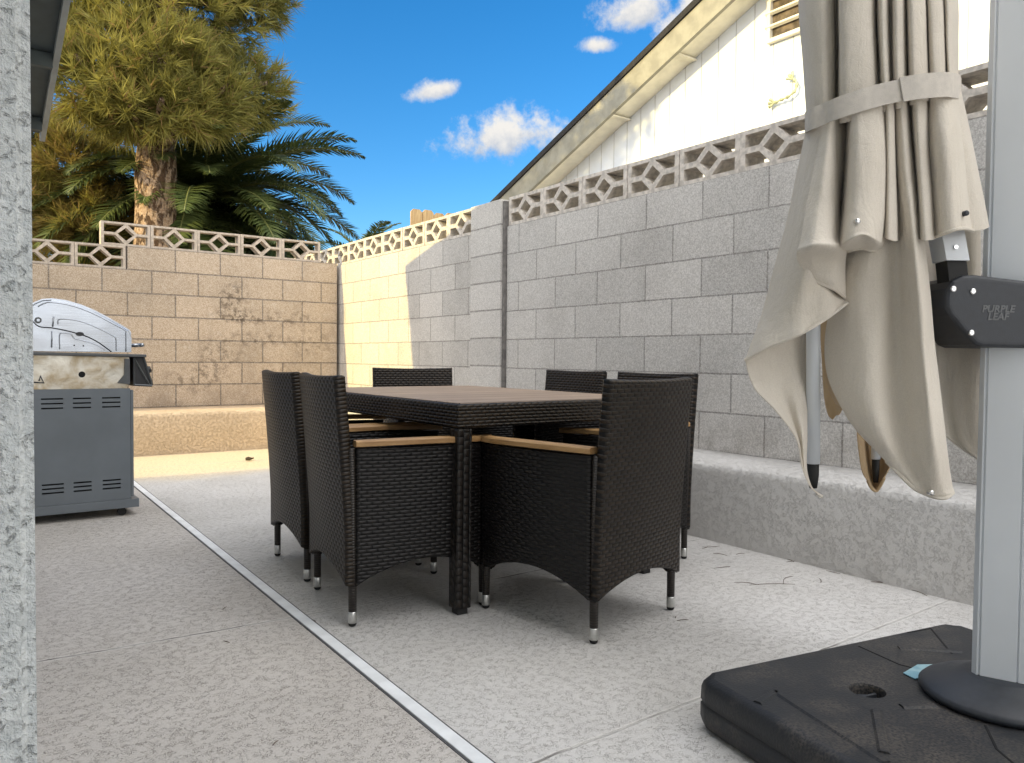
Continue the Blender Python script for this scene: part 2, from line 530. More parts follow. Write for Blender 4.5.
# the drain strip runs along the joint between the two slabs, at a slight slant
def sx(y): return .985 + .0119 * (y - 1.45)
bm = bmesh.new()
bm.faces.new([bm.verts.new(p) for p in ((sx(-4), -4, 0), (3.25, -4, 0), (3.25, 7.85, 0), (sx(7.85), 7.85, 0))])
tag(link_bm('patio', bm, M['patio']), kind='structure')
bm = bmesh.new()
bm.faces.new([bm.verts.new(p) for p in ((-3.2, -4, 0), (sx(-4), -4, 0), (sx(7.85), 7.85, 0), (-3.2, 7.85, 0))])
tag(link_bm('patio', bm, M['patio_left']), kind='structure')

ds = empty('drain_strip', (sx(2), 2, 0))
tag(ds, 'long white plastic drain strip set flush in the patio floor', 'drain')
def strip_mesh(x0, x1, z0, z1, bev):
    bm = bmesh.new()
    vs = add_box(bm, x0, x1, -3.5, 7.80, z0, z1, bev)
    for v in bm.verts: v.co = Vector((v.co.x + sx(v.co.y) - sx(2), v.co.y - 2, v.co.z))
    return bm
link_bm('cover', strip_mesh(-.0195, .0195, .0006, .0052, .002), M['strip'], ds)
link_bm('groove', strip_mesh(-.026, .026, .0003, .0022, 0), M['strip_edge'], ds)

# ------------------------------------------------------------------ stucco ledge along the two walls
lg = empty('stucco_ledge', (3.2, 7.81, 0))
tag(lg, 'low stucco ledge running along the foot of both block walls', 'ledge')
prof = [(0, -.02), (0, .20), (0, .365), (.012, .390), (.045, .402), (.5, .412), (.985, .424), (.985, -.02)]
def ledge_run(fr0, bk0, fr1, bk1):
    bm = bmesh.new()
    n = 40
    rows = []
    for i in range(n + 1):
        t = i / n
        a = Vector(fr0).lerp(Vector(fr1), t); b = Vector(bk0).lerp(Vector(bk1), t)
        row = []
        for k, (o, z) in enumerate(prof):
            p = a.lerp(b, o)
            wob = .006 * mnoise.noise(Vector((p.x * 1.7, p.y * 1.7, z * 3))) if 0 < k < 7 else 0
            row.append(bm.verts.new(Vector((p.x - 3.2, p.y - 7.81, z + wob * .6))))
        rows.append(row)
    for r0, r1 in zip(rows, rows[1:]):
        for k in range(len(prof) - 1):
            bm.faces.new((r0[k], r0[k + 1], r1[k + 1], r1[k])).smooth = True
    bmesh.ops.recalc_face_normals(bm, faces=bm.faces)
    return bm
link_bm('side_run', ledge_run((3.2, -3.5), (3.55, -3.5), (3.2, 7.81), (3.55, 8.28)), M['ledge'], lg)
link_bm('back_run', ledge_run((-3.2, 7.81), (-3.2, 8.28), (3.2, 7.81), (3.55, 8.28)), M['ledge_back'], lg)

# ------------------------------------------------------------------ block walls
def breeze_mesh(L, h, dep, name, mat, fat=0.0):
    bm = bmesh.new()
    a, b = L / 2 - .002, h / 2 - .001
    ai, bi, hb, dx, dh = a - .026 - fat, b - .019 - fat * .6, .0115 + fat * .7, .108 + fat * .5, .108 + fat * .4
    def ox(y): return dx * (1 - y / dh)
    loops = [[(-a, -b), (a, -b), (a, b), (-a, b)],
             [(-.074 + fat * .6, 0), (0, -.064 + fat * .5), (.074 - fat * .6, 0), (0, .064 - fat * .5)]]
    for sxn in (-1, 1):
        for syn in (-1, 1):
            q = [(-ai, bi), (-max(ox(bi), .012), bi), (-ox(hb), hb), (-ai, hb)]
            loops.append([(-p[0] * sxn, p[1] * syn) for p in q])
    es = []
    for lp in loops:
        vs = [bm.verts.new((p[0], -dep / 2, p[1])) for p in lp]
        for i in range(len(vs)): es.append(bm.edges.new((vs[i], vs[(i + 1) % len(vs)])))
    bmesh.ops.triangle_fill(bm, use_beauty=True, use_dissolve=False, edges=es)
    r = bmesh.ops.extrude_face_region(bm, geom=list(bm.faces))
    for v in [g for g in r['geom'] if isinstance(g, bmesh.types.BMVert)]: v.co.y += dep
    bmesh.ops.recalc_face_normals(bm, faces=bm.faces)
    me = bpy.data.meshes.new(name)
    bm.to_mesh(me); bm.free()
    me.materials.append(mat)
    return me

# right wall
wr = empty('block_wall', (3.55, 2, 0))
tag(wr, 'grey concrete block wall with breeze blocks on top and a pilaster, beside the dining table', 'wall')
bm = bmesh.new(); add_box(bm, 0, .2, -5.5, 2.988, 0, 2.0, .004); link_bm('block_courses', bm, M['cmu_right'], wr)
bm = bmesh.new(); add_box(bm, 0, .2, 3.43, 9.5, 0, 1.998, .004); link_bm('block_courses', bm, M['cmu_left'], wr)
bm = bmesh.new(); add_box(bm, -.026, .19, 2.992, 3.0148, 0, 2.2, .003); link_bm('joint_shade_box', bm, simple('joint_shadow_grey', (.17, .16, .15), .95, 0, .3, 20), wr)  # dark box drawn for the shade in the gap beside the pilaster
pil = bmesh.new(); add_box(pil, -.045, .24, 3.015, 3.455, 0, 2.215, .006); link_bm('pilaster', pil, M['cmu_pil'], wr)
me = breeze_mesh(.452, .226, .175, 'breeze_block', M['breeze_grey'], .008)
ys = [2.978 - .2185 - .444 * k for k in range(19)]
hs = [3.475 + .2185 + .432 * k for k in range(13)]
for k, y in enumerate(ys + hs):
    o = bpy.data.objects.new('breeze_block', me)
    col.objects.link(o); o.parent = wr
    o.location = (.095 + .004 * math.sin(k * 5.1), y, 2.0 + .1135)
    o.rotation_euler = (0, 0, PI / 2 + .008 * math.sin(k * 3.3))
    o.scale = (.444 / .452 if y < 3.2 else .432 / .452, 1, 1.0)
# back wall
wb = empty('block_wall', (0, 8.28, 0))
tag(wb, 'tan concrete block wall with soot stains and stepped breeze blocks on top, behind the grill', 'wall')
poly = [(-3.2, 0), (3.512, 0), (3.512, 2.009), (1.343, 2.009), (1.343, 1.783), (-3.2, 1.783)]
bm = bmesh.new()
add_prism(bm, poly, lambda x, z: Vector((x, 0, z)), lambda x, z: Vector((x, .2, z)))
link_bm('block_courses', bm, M['cmu_back'], wb)
me = breeze_mesh(.44, .226, .10, 'breeze_block', M['breeze_tan'])
for k in range(5):
    o = bpy.data.objects.new('breeze_block', me); col.objects.link(o); o.parent = wb
    o.location = (1.118 + .22 + .44 * k, .06 + .004 * math.sin(k * 4), 2.009 + .1135); o.rotation_euler = (0, .006 * math.sin(k * 2.7), 0)
for k in range(9):
    o = bpy.data.objects.new('breeze_block', me); col.objects.link(o); o.parent = wb
    o.location = (1.336 - .22 - .44 * k, .06, 1.783 + .1135)

# ------------------------------------------------------------------ own house on the left: stucco wall and low roof
M['stucco'] = None
t = NT('house_stucco')
P = t.pos()
n1 = t.noise(P, 78, 5, .68, .2); n2 = t.noise(P, 210, 3, .6); pit = t.smooth(t.noise(P, 95, 4, .65, .4), .55, .68)
c = t.mix(t.smooth(n1, .3, .7), (.55, .585, .605), (.70, .73, .745))
c = t.mix(t.math('MULTIPLY', pit, .35), c, (.30, .31, .315))
c = t.mix(t.smooth(t.noise(P, 7, 4), .5, .75, 0, .3), c, (.42, .43, .42))
t.base(c, .92, 0, .2)
t.bump(t.math('SUBTRACT', t.math('MULTIPLY_ADD', n2, .25, n1), t.math('MULTIPLY', pit, .4)), .010, .9)
M['stucco'] = t.m
M['eave_paint'] = simple('eave_paint_grey', (.26, .28, .29), .7, 0, .1, 8)
M['soffit_dark'] = simple('soffit_board_grey', (.055, .068, .072), .75, 0, .15, 10)
M['shingle'] = simple('roof_shingle', (.032, .030, .029), .95, 0, .3, 40, .006)
hl = empty('stucco_house', (0, 3, 0))
tag(hl, 'pale stucco house wall at the left edge with a grey roof overhang', 'house')
bm = bmesh.new()
pw = [(-.85, -6), (-.85, .80), (.0548, .80), (.0548, 6.5), (-8.5, 6.5), (-8.5, -6)]
RS, RY, RZ, RX = .265, 6.82, 2.695, .515
def roof_z(y): return RZ + RS * (RY - y) if y > -.5 else RZ + RS * (RY + .5) - RS * (-.5 - y)
A = [bm.verts.new((x, y - 3, 0)) for x, y in pw]
B = [bm.verts.new((x, y - 3, roof_z(y) - .16)) for x, y in pw]
for k in range(len(pw)):
    bm.faces.new((A[k], A[(k + 1) % 6], B[(k + 1) % 6], B[k]))
bmesh.ops.recalc_face_normals(bm, faces=bm.faces)
es = [e for e in bm.edges if abs(e.verts[0].co.x - .0548) < 1e-4 and abs(e.verts[1].co.x - .0548) < 1e-4 and abs(e.verts[0].co.z - e.verts[1].co.z) > 1]
bmesh.ops.bevel(bm, geom=es, offset=.012, segments=3, affect='EDGES')
link_bm('wall', bm, M['stucco'], hl)
bm = bmesh.new()
def roof_prism(y0, ztop, zbot, xa, xb):
    bm = bmesh.new()
    k = RS * (y0 + .5)
    add_prism(bm, [(y0, ztop), (-.5, ztop + k), (-.5 - y0 + .0, ztop + k - RS * y0), (-.5 - y0 + .0, zbot + k - RS * y0), (-.5, zbot + k), (y0, zbot)],
              lambda y, z: Vector((xa, y - 3, z)), lambda y, z: Vector((xb, y - 3, z)))
    return bm
bm.free()
link_bm('roof', roof_prism(RY, RZ, RZ - .08, -9.2, RX), M['soffit_dark'], hl)
link_bm('shingles', roof_prism(RY + .03, RZ + .035, RZ + .003, -9.2, RX + .045), M['shingle'], hl)
link_bm('rake_board', roof_prism(RY + .02, RZ, RZ - .135, RX + .001, RX + .036), M['eave_paint'], hl)
for y in (6.6, 5.8, 5.0, 4.2, 3.4, 2.6):
    bm = bmesh.new()
    z = roof_z(y) - .08
    add_box(bm, -.6, RX - .002, y - 3 - .022, y - 3 + .022, z - .095, z - .004, .003)
    link_bm('outlooker', bm, M['soffit_dark'], hl)

# ------------------------------------------------------------------ neighbour's house on the right
t = NT('panel_siding_cream')
s = t.sep(t.pos())
fr = t.math('FRACT', t.math('DIVIDE', t.math('ADD', s[1], .04), .2035))
gr = t.smooth(t.math('ABSOLUTE', t.math('SUBTRACT', fr, .5)), .470, .486)
c = t.mix(t.smooth(t.noise(t.pos(), 5, 5), .3, .7), (.80, .84, .90), (.74, .77, .80))
c = t.mix(t.math('MULTIPLY', gr, .45), c, (.25, .22, .17))
t.base(c, .7, 0, .3)
t.bump(t.math('SUBTRACT', 0.0, gr), .006, .8)
M['siding'] = t.m
M['trim'] = simple('trim_paint_cream', (.80, .76, .64), .65, 0, .1, 6)
M['fascia'] = simple('fascia_paint_tan', (.29, .275, .22), .7, 0, .16, 7)
hr = empty('gabled_house', (5.9, 5, 0))
tag(hr, "neighbour's cream gabled house with dark roof edge behind the grey block wall", 'house')
def ztop(y): return 6.197 - .40 * y if y > -1 else 6.597 + .40 * (y + 1)
bm = bmesh.new()
pg = [(9.0, 0), (9.0, ztop(9.0) - .205), (-1, ztop(-1) - .205), (-9, ztop(-9) - .205), (-9, 0)]
add_prism(bm, pg, lambda y, z: Vector((0, y - 5, z)), lambda y, z: Vector((.15, y - 5, z)))
link_bm('gable_wall', bm, M['siding'], hr)
bm = bmesh.new()
pg = [(9.4, ztop(9.4) + .045), (-1, ztop(-1) + .045), (-9.4, ztop(-9.4) + .045), (-9.4, ztop(-9.4) - .02), (-1, ztop(-1) - .02), (9.4, ztop(9.4) - .02)]
add_prism(bm, pg, lambda y, z: Vector((-.335, y - 5, z)), lambda y, z: Vector((9, y - 5, z)))
link_bm('roof', bm, M['shingle'], hr)
bm = bmesh.new()
pg = [(9.35, ztop(9.35) - .023), (-1, ztop(-1) - .023), (-1, ztop(-1) - .275), (9.35, ztop(9.35) - .275)]
add_prism(bm, pg, lambda y, z: Vector((-.315, y - 5, z)), lambda y, z: Vector((-.275, y - 5, z)))
link_bm('rake_board', bm, M['fascia'], hr)
bm = bmesh.new()
pg = [(9.3, ztop(9.3) - .20), (-1, ztop(-1) - .20), (-1, ztop(-1) - .235), (9.3, ztop(9.3) - .235)]
add_prism(bm, pg, lambda y, z: Vector((-.274, y - 5, z)), lambda y, z: Vector((-.002, y - 5, z)))
link_bm('soffit', bm, M['trim'], hr)
for y in (7.7, 6.05, 4.4 + .75, 3.4):
    bm = bmesh.new()
    z = ztop(y) - .24
    add_box(bm, -.272, -.003, y - 5 - .05, y - 5 + .05, z - .014, z - .0, .003)
    link_bm('rafter_end', bm, M['trim'], hr)
vt = bmesh.new()
VY0, VY1, VZ0, VZ1 = 3.62, 4.275, 3.765, 4.45
vent = empty('gable_vent', (-.02, VY0 - 5, 0)); vent.parent = hr
for (a, b, c_, d_) in ((VY0, VY0 + .035, VZ0, VZ1), (VY1 - .035, VY1, VZ0, VZ1), (VY0 + .035, VY1 - .035, VZ0, VZ0 + .035), (VY0 + .035, VY1 - .035, VZ1 - .035, VZ1)):
    add_box(vt, -.03, .017, a - VY0, b - VY0, c_, d_, .003)
link_bm('vent_frame', vt, M['trim'], vent)
bm = bmesh.new(); add_box(bm, .012, .0165, .03, VY1 - VY0 - .03, VZ0 + .03, VZ1 - .03)
link_bm('vent_screen', bm, simple('vent_screen_dark', (.13, .10, .07), .9, 0, .6, 9), vent)
for k in range(5):
    z = VZ0 + .13 + k * .12
    bm = bmesh.new()
    add_box(bm, -.036, -.004, -.012, VY1 - VY0 + .014, -.012, .012, .003)
    for v in bm.verts: v.co = Matrix.Rotation(.5, 4, 'Y') @ v.co + Vector((0, 0, z))
    link_bm('vent_slat', bm, M['trim'], vent)

# curled ornament on the gable
orn = empty('wall_ornament', (5.86, 4.05, 3.28))
tag(orn, 'pale yellow curled ornament with flared ends fixed to the cream gable wall', 'ornament')
M['orn'] = simple('ornament_yellow', (.44, .46, .30), .6, 0, .3, 40)
path = spline([(0, .13, -.055), (-.01, .06, -.05), (-.015, -.01, -.045), (-.01, -.075, -.01), (0, -.085, .05), (0, -.05, .10)], 22)
bm = bmesh.new(); add_tube(bm, path, [.012 + .006 * math.sin(i * 1.7) for i in range(22)], 8); link_bm('body', bm, M['orn'], orn, True)
for (c0, dr) in ((Vector((0, .13, -.055)), Vector((0, 1, .15))), (Vector((0, -.05, .10)), Vector((0, .8, .9)))):
    for q in (-.55, 0, .55):
        bm = bmesh.new()
        dd = Matrix.Rotation(q, 3, 'X') @ dr.normalized()
        add_tube(bm, [c0 - dd * .015, c0 + dd * .03, c0 + dd * .065], [.006, .010, .015], 7)
        link_bm('flared_tip', bm, M['orn'], orn, True)

# ------------------------------------------------------------------ wooden fence beyond the wall
fe = empty('wooden_fence', (4.58, 8.5, 0))
tag(fe, 'natural wood dog-ear picket fence rising behind the far end of the grey block wall', 'fence')
M['picket'] = wood('picket_cedar', (.42, .27, .13), (.56, .40, .22), 2, None, .8)
t = NT('picket_cedar_grain')
s = t.sep(t.pos())
g = t.noise(t.comb(t.math('MULTIPLY', s[0], 40), t.math('MULTIPLY', s[1], 40), t.math('MULTIPLY', s[2], 3)), 1, 5, .6, .5)
t.base(t.mix(t.smooth(g, .3, .7), (.40, .25, .12), (.58, .42, .22)), .85, 0, .2)
t.bump(g, .002)
M['picket'] = t.m
for k in range(9):
    w_ = .158
    x0 = k * .166; zt = 2.80 + .012 * math.sin(k * 2.3)
    pk = [(x0, 0), (x0 + w_, 0), (x0 + w_, zt - .035), (x0 + w_ - .035, zt), (x0 + .035, zt), (x0, zt - .035)]
    bm = bmesh.new()
    add_prism(bm, pk, lambda x, z: Vector((x, 0, z)), lambda x, z: Vector((x, .02, z)))
    link_bm('picket', bm, M['picket'], fe)
for z in (.4, 1.3, 2.3):
    bm = bmesh.new(); add_box(bm, 0, 1.5, .021, .06, z, z + .09, .003); link_bm('rail', bm, M['picket'], fe)

# ------------------------------------------------------------------ trees
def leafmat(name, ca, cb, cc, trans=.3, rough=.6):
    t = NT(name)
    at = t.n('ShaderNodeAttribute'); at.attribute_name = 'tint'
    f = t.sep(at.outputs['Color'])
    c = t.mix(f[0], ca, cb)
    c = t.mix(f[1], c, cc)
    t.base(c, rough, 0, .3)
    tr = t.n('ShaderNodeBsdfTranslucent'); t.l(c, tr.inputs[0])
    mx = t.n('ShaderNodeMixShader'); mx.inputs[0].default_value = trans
    t.l(t.p.outputs[0], mx.inputs[1]); t.l(tr.outputs[0], mx.inputs[2]); t.l(mx.outputs[0], t.out.inputs[0])
    return t.m

class Leaves:
    def __init__(s): s.v, s.f, s.c = [], [], []
    def tri(s, a, b, c, col_):
        k = len(s.v); s.v += [a, b, c]; s.f.append((k, k + 1, k + 2)); s.c.append(col_)
    def quad(s, a, b, c, d_, col_):
        k = len(s.v); s.v += [a, b, c, d_]; s.f.append((k, k + 1, k + 2, k + 3)); s.c.append(col_)
    def build(s, name, mat, parent):
        me = bpy.data.meshes.new(name)
        me.from_pydata([tuple(p) for p in s.v], [], s.f)
        ca = me.color_attributes.new('tint', 'FLOAT_COLOR', 'CORNER')
        k = 0
        buf = []
        for f_, c_ in zip(s.f, s.c): buf += [c_[0], c_[1], 0, 1] * len(f_)
        ca.data.foreach_set('color', buf)
        me.materials.append(mat)
        o = bpy.data.objects.new(name, me); col.objects.link(o); o.parent = parent
        return o

def rdir(rng):
    while True:
        v = Vector((rng.uniform(-1, 1), rng.uniform(-1, 1), rng.uniform(-1, 1)))
        if .05 < v.length < 1: return v.normalized()

def tuft(L, p, axis, n, ln, w, rng, tint):
    for _ in range(n):
        dr = (axis + rdir(rng) * .70).normalized()
        sd = dr.cross(rdir(rng)).normalized() * w
        l_ = ln * rng.uniform(.65, 1.1)
        b = p + axis * rng.uniform(-.10, .06)
        tip = b + dr * l_ + Vector((0, 0, -.10 * l_))
        c_ = (min(1, max(0, tint[0] + rng.uniform(-.25, .25))), tint[1] if rng.random() > .06 else .9)
        L.tri(b - sd, b + sd, tip, c_)

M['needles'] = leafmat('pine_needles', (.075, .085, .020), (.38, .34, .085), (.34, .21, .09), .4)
M['bark'] = None
t = NT('pine_bark')
P = t.obj()
s = t.sep(P)
cr = t.smooth(t.noise(t.comb(t.math('MULTIPLY', s[0], 1.0), t.math('MULTIPLY', s[1], 1.0), t.math('MULTIPLY', s[2], .42)), 15, 4, .62, .7), .40, .54)
bn = t.noise(P, 34, 5, .65)
t.base(t.mix(cr, (.10, .06, .035), t.mix(t.smooth(bn, .3, .7), (.30, .19, .115), (.55, .41, .29))), .95, 0, .2)
t.bump(t.math('ADD', cr, t.math('MULTIPLY', bn, .6)), .03, 1)
M['bark'] = t.m

def pine(name, label, base, lobes, trunk_pts, trunk_r, per, rng, group=None, dry=0.0):
    root = empty(name, base)
    tag(root, label, 'tree', group)
    B0 = Vector(base)
    bm = bmesh.new()
    sp = spline(trunk_pts, 26)
    rr = [trunk_r * (1 - .55 * i / 25) * (1 + .06 * math.sin(i * 1.9) + .05 * math.sin(i * 4.3)) for i in range(26)]
    add_tube(bm, [p - B0 for p in sp], rr, 18)
    link_bm('trunk', bm, M['bark'], root, True)
    L = Leaves()
    for li, (c_, r) in enumerate(lobes):
        c_ = Vector(c_)
        # limb from the trunk into the lobe
        st = min(sp, key=lambda q: (q - (c_ - Vector((0, 0, r * .9)))).length)
        bm = bmesh.new()
        mid = st.lerp(c_, .5) + Vector((0, 0, -.12)) + rdir(rng) * .08
        lp = spline([st - B0, mid - B0, c_ - B0, c_ + (c_ - st).normalized() * r * .6 - B0], 10)
        add_tube(bm, lp, [trunk_r * .32 * (1 - .09 * i) + .01 for i in range(10)], 7)
        link_bm('limb', bm, M['bark'], root, True)
        n = int(per * r * r * 2.2)
        for _ in range(n):
            dr = rdir(rng)
            k = rng.random() ** .33
            p = c_ + Vector((dr.x * r * 1.05, dr.y * r * 1.0, dr.z * r * .85)) * k
            cl = mnoise.noise(p * 2.3)
            if cl < -.30 and k > .6: continue          # gaps between clumps
            p += Vector((mnoise.noise(p * 1.9 + Vector((9, 0, 0))), mnoise.noise(p * 1.9 + Vector((0, 9, 0))), mnoise.noise(p * 1.9))) * r * .32
            ax = (dr * .8 + Vector((0, 0, .35)) + rdir(rng) * .35).normalized()
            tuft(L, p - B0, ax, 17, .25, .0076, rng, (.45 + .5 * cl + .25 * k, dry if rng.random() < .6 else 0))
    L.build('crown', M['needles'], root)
    return root

rng = random.Random(11)
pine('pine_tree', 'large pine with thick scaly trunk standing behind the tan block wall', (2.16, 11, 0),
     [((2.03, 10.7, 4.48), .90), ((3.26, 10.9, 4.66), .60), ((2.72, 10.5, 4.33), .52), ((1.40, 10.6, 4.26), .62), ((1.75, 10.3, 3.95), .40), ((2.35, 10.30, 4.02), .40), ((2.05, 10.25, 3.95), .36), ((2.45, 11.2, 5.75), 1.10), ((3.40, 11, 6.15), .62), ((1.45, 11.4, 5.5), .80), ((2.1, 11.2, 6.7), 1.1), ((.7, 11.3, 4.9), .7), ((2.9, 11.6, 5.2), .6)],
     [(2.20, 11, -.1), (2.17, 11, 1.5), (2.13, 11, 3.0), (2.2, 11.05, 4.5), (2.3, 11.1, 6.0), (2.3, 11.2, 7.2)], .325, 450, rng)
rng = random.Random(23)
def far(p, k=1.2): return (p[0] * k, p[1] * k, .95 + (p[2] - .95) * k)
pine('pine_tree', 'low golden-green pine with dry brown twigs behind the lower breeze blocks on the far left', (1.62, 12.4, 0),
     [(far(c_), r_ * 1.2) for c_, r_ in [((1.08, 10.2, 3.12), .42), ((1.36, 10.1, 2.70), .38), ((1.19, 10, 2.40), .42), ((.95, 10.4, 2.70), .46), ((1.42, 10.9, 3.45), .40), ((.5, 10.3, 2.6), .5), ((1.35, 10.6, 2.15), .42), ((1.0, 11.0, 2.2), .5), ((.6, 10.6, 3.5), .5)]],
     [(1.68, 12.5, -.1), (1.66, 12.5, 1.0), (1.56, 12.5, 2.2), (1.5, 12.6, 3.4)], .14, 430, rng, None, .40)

# palms
M['frond'] = leafmat('palm_leaflets', (.050, .072, .022), (.17, .20, .060), (.46, .43, .13), .18, .40)
M['rachis'] = simple('palm_rachis', (.16, .17, .05), .5)
M['palm_trunk'] = simple('palm_trunk_bark', (.16, .11, .07), .95, 0, .4, 14, .05)
def frond(root, org, az, el, ln, rng, droop, wid=.40, nseg=44, bright=0.0):
    pts = []
    p = Vector(org); e = el
    n = 16
    for i in range(n + 1):
        pts.append(p.copy())
        dr = Vector((math.cos(az) * math.cos(e), math.sin(az) * math.cos(e), math.sin(e)))
        p = p + dr * ln / n
        e -= droop / n * (0.5 + 1.2 * i / n)
    bm = bmesh.new()
    add_tube(bm, pts, [.026 * (1 - .85 * i / n) + .003 for i in range(n + 1)], 6)
    fo = link_bm('frond', bm, M['rachis'], root, True)
    L = Leaves()
    side0 = Vector((-math.sin(az), math.cos(az), 0))
    sp = spline(pts, nseg)
    for i in range(4, nseg):
        t_ = i / (nseg - 1)
        tg = (sp[min(i + 1, nseg - 1)] - sp[max(i - 1, 0)]).normalized()
        up = side0.cross(tg).normalized()
        if up.z < 0: up = -up
        lw = wid * (math.sin(PI * min(1, .12 + .88 * t_)) ** .6) * (1.0 if t_ < .9 else .7) + .06
        for sg in (-1, 1):
            for q in (0, 1):
                dr = (side0 * sg * 1.0 + tg * (.75 + .3 * q) + up * (.35 - .35 * q) + rdir(rng) * .10).normalized()
                l_ = lw * rng.uniform(.85, 1.1)
                b = sp[i] + tg * rng.uniform(-.01, .01)
                m_ = b + dr * l_ * .5 + Vector((0, 0, -.01))
                tip = b + dr * l_ + Vector((0, 0, -.09 * l_ - .02))
                wv = tg * .021
                tint = (rng.uniform(.0, .6) + bright * .5, bright * (.6 if t_ > .55 else .25) if rng.random() < .8 else 0)
                L.quad(b - wv * .6, m_ - wv, m_ + wv, b + wv * .6, tint)
                L.tri(m_ - wv, tip, m_ + wv, tint)
    L.build('leaflets', M['frond'], fo)

def palm(label, base, top, ln, n, rng, trunk_r, spread=1.0, brights=()):
    root = empty('palm_tree', base)
    tag(root, label, 'palm')
    B0 = Vector(base); T = Vector(top) - B0
    bm = bmesh.new()
    add_tube(bm, [Vector((0, 0, -.1)), T * .5, T - Vector((0, 0, .3)), T + Vector((0, 0, .1))], [trunk_r * 1.1, trunk_r, trunk_r * 1.15, trunk_r * .5], 14)
    link_bm('trunk', bm, M['palm_trunk'], root, True)
    for k in range(n):
        az = k * 2.39996 + rng.uniform(-.2, .2)
        el = math.radians(58 - 92 * (k / n) ** .85) + rng.uniform(-.1, .1)
        frond(root, T + Vector((0, 0, rng.uniform(-.15, .1))), az, el, ln * rng.uniform(.85, 1.1), rng, rng.uniform(.75, 1.25), .46 * ln / 2.6, 56 if ln > 2 else 26, 1.0 if k in brights else 0.0)
    return root
palm('big date palm with arching dark green fronds to the right of the pine trunk', (3.05, 12.4, 0), (3.05, 12.4, 3.35), 2.50, 92, random.Random(5), .32, 1.0, (9, 14, 22, 27, 35, 40, 45, 53, 58, 66, 71))
palm('small palm top showing its fronds at the far corner above the grey wall', (6.95, 15, 0), (6.95, 15, 3.15), 1.15, 22, random.Random(8), .18)

# dark shrub mass between the palm and the wall
def shrub(label, base, blobs, rng, n, mat, size=.09):
    root = empty('shrub', base); tag(root, label, 'shrub')
    B0 = Vector(base)
    L = Leaves()
    for c_, r in blobs:
        c_ = Vector(c_)
        for _ in range(int(n * r * r)):
            dr = rdir(rng); p = c_ + Vector((dr.x * r, dr.y * r, dr.z * r)) * rng.random() ** .4
            p += Vector((mnoise.noise(p * 2), mnoise.noise(p * 2 + Vector((5, 0, 0))), mnoise.noise(p * 2 + Vector((0, 5, 0))))) * r * .5
            a = rdir(rng); b = a.cross(rdir(rng)).normalized()
            q = p - B0
            s2 = size * rng.uniform(.6, 1.2)
            L.quad(q - a * s2, q - b * s2 * .35, q + a * s2, q + b * s2 * .35, (max(0, min(1, .3 + mnoise.noise(p * 3))), 0))
    L.build('foliage', mat, root)
    bm = bmesh.new()
    add_tube(bm, [(0, 0, -.05), (.03, 0, .8), (.0, .05, 1.6)], [.06, .05, .03], 8)
    link_bm('stem', bm, M['bark'], root, True)
shrub('dark leafy shrub low beneath the big date palm, just above the tan wall', (3.6, 11.4, 0), [((2.9, 11.6, 2.1), .7), ((3.6, 11.4, 2.0), .75), ((4.4, 11.4, 2.0), .7), ((5.0, 11.6, 1.95), .6), ((2.3, 11.8, 2.2), .6)], random.Random(3), 1500, leafmat('shrub_leaves', (.012, .022, .008), (.05, .065, .02), (.1, .08, .03), .15))

# tall tree beside the own house (its shade dapples the neighbour's gable)
root = empty('shade_tree', (-3.2, 9.6, 0))
tag(root, 'tall thin-leaved tree behind the stucco house, leaning over its roof', 'tree')
bm = bmesh.new()
add_tube(bm, spline([(0, 0, -.1), (0, -.1, 2.5), (.05, -.6, 4.4), (.1, -1.6, 5.4), (.1, -2.4, 5.9)], 20), [.14 - .0058 * i for i in range(20)], 10)
link_bm('trunk', bm, M['bark'], root, True)
L = Leaves(); rng = random.Random(77)
for c_, r, n in (((.1, -2.1, 5.75), .55, 420), ((.1, -2.75, 5.85), .42, 260), ((.0, -1.5, 5.35), .45, 260), ((.2, -3.2, 6.15), .38, 130), ((-.1, -2.4, 6.4), .5, 200), ((0, -1.2, 5.9), .6, 260)):
    for _ in range(n):
        p = Vector(c_) + rdir(rng) * r * rng.random() ** .45
        a = rdir(rng); b = a.cross(rdir(rng)).normalized(); s2 = .10 * rng.uniform(.6, 1.2)
        L.quad(p - a * s2, p - b * s2 * .4, p + a * s2, p + b * s2 * .4, (.4, 0))
L.build('crown', M['needles'], root)

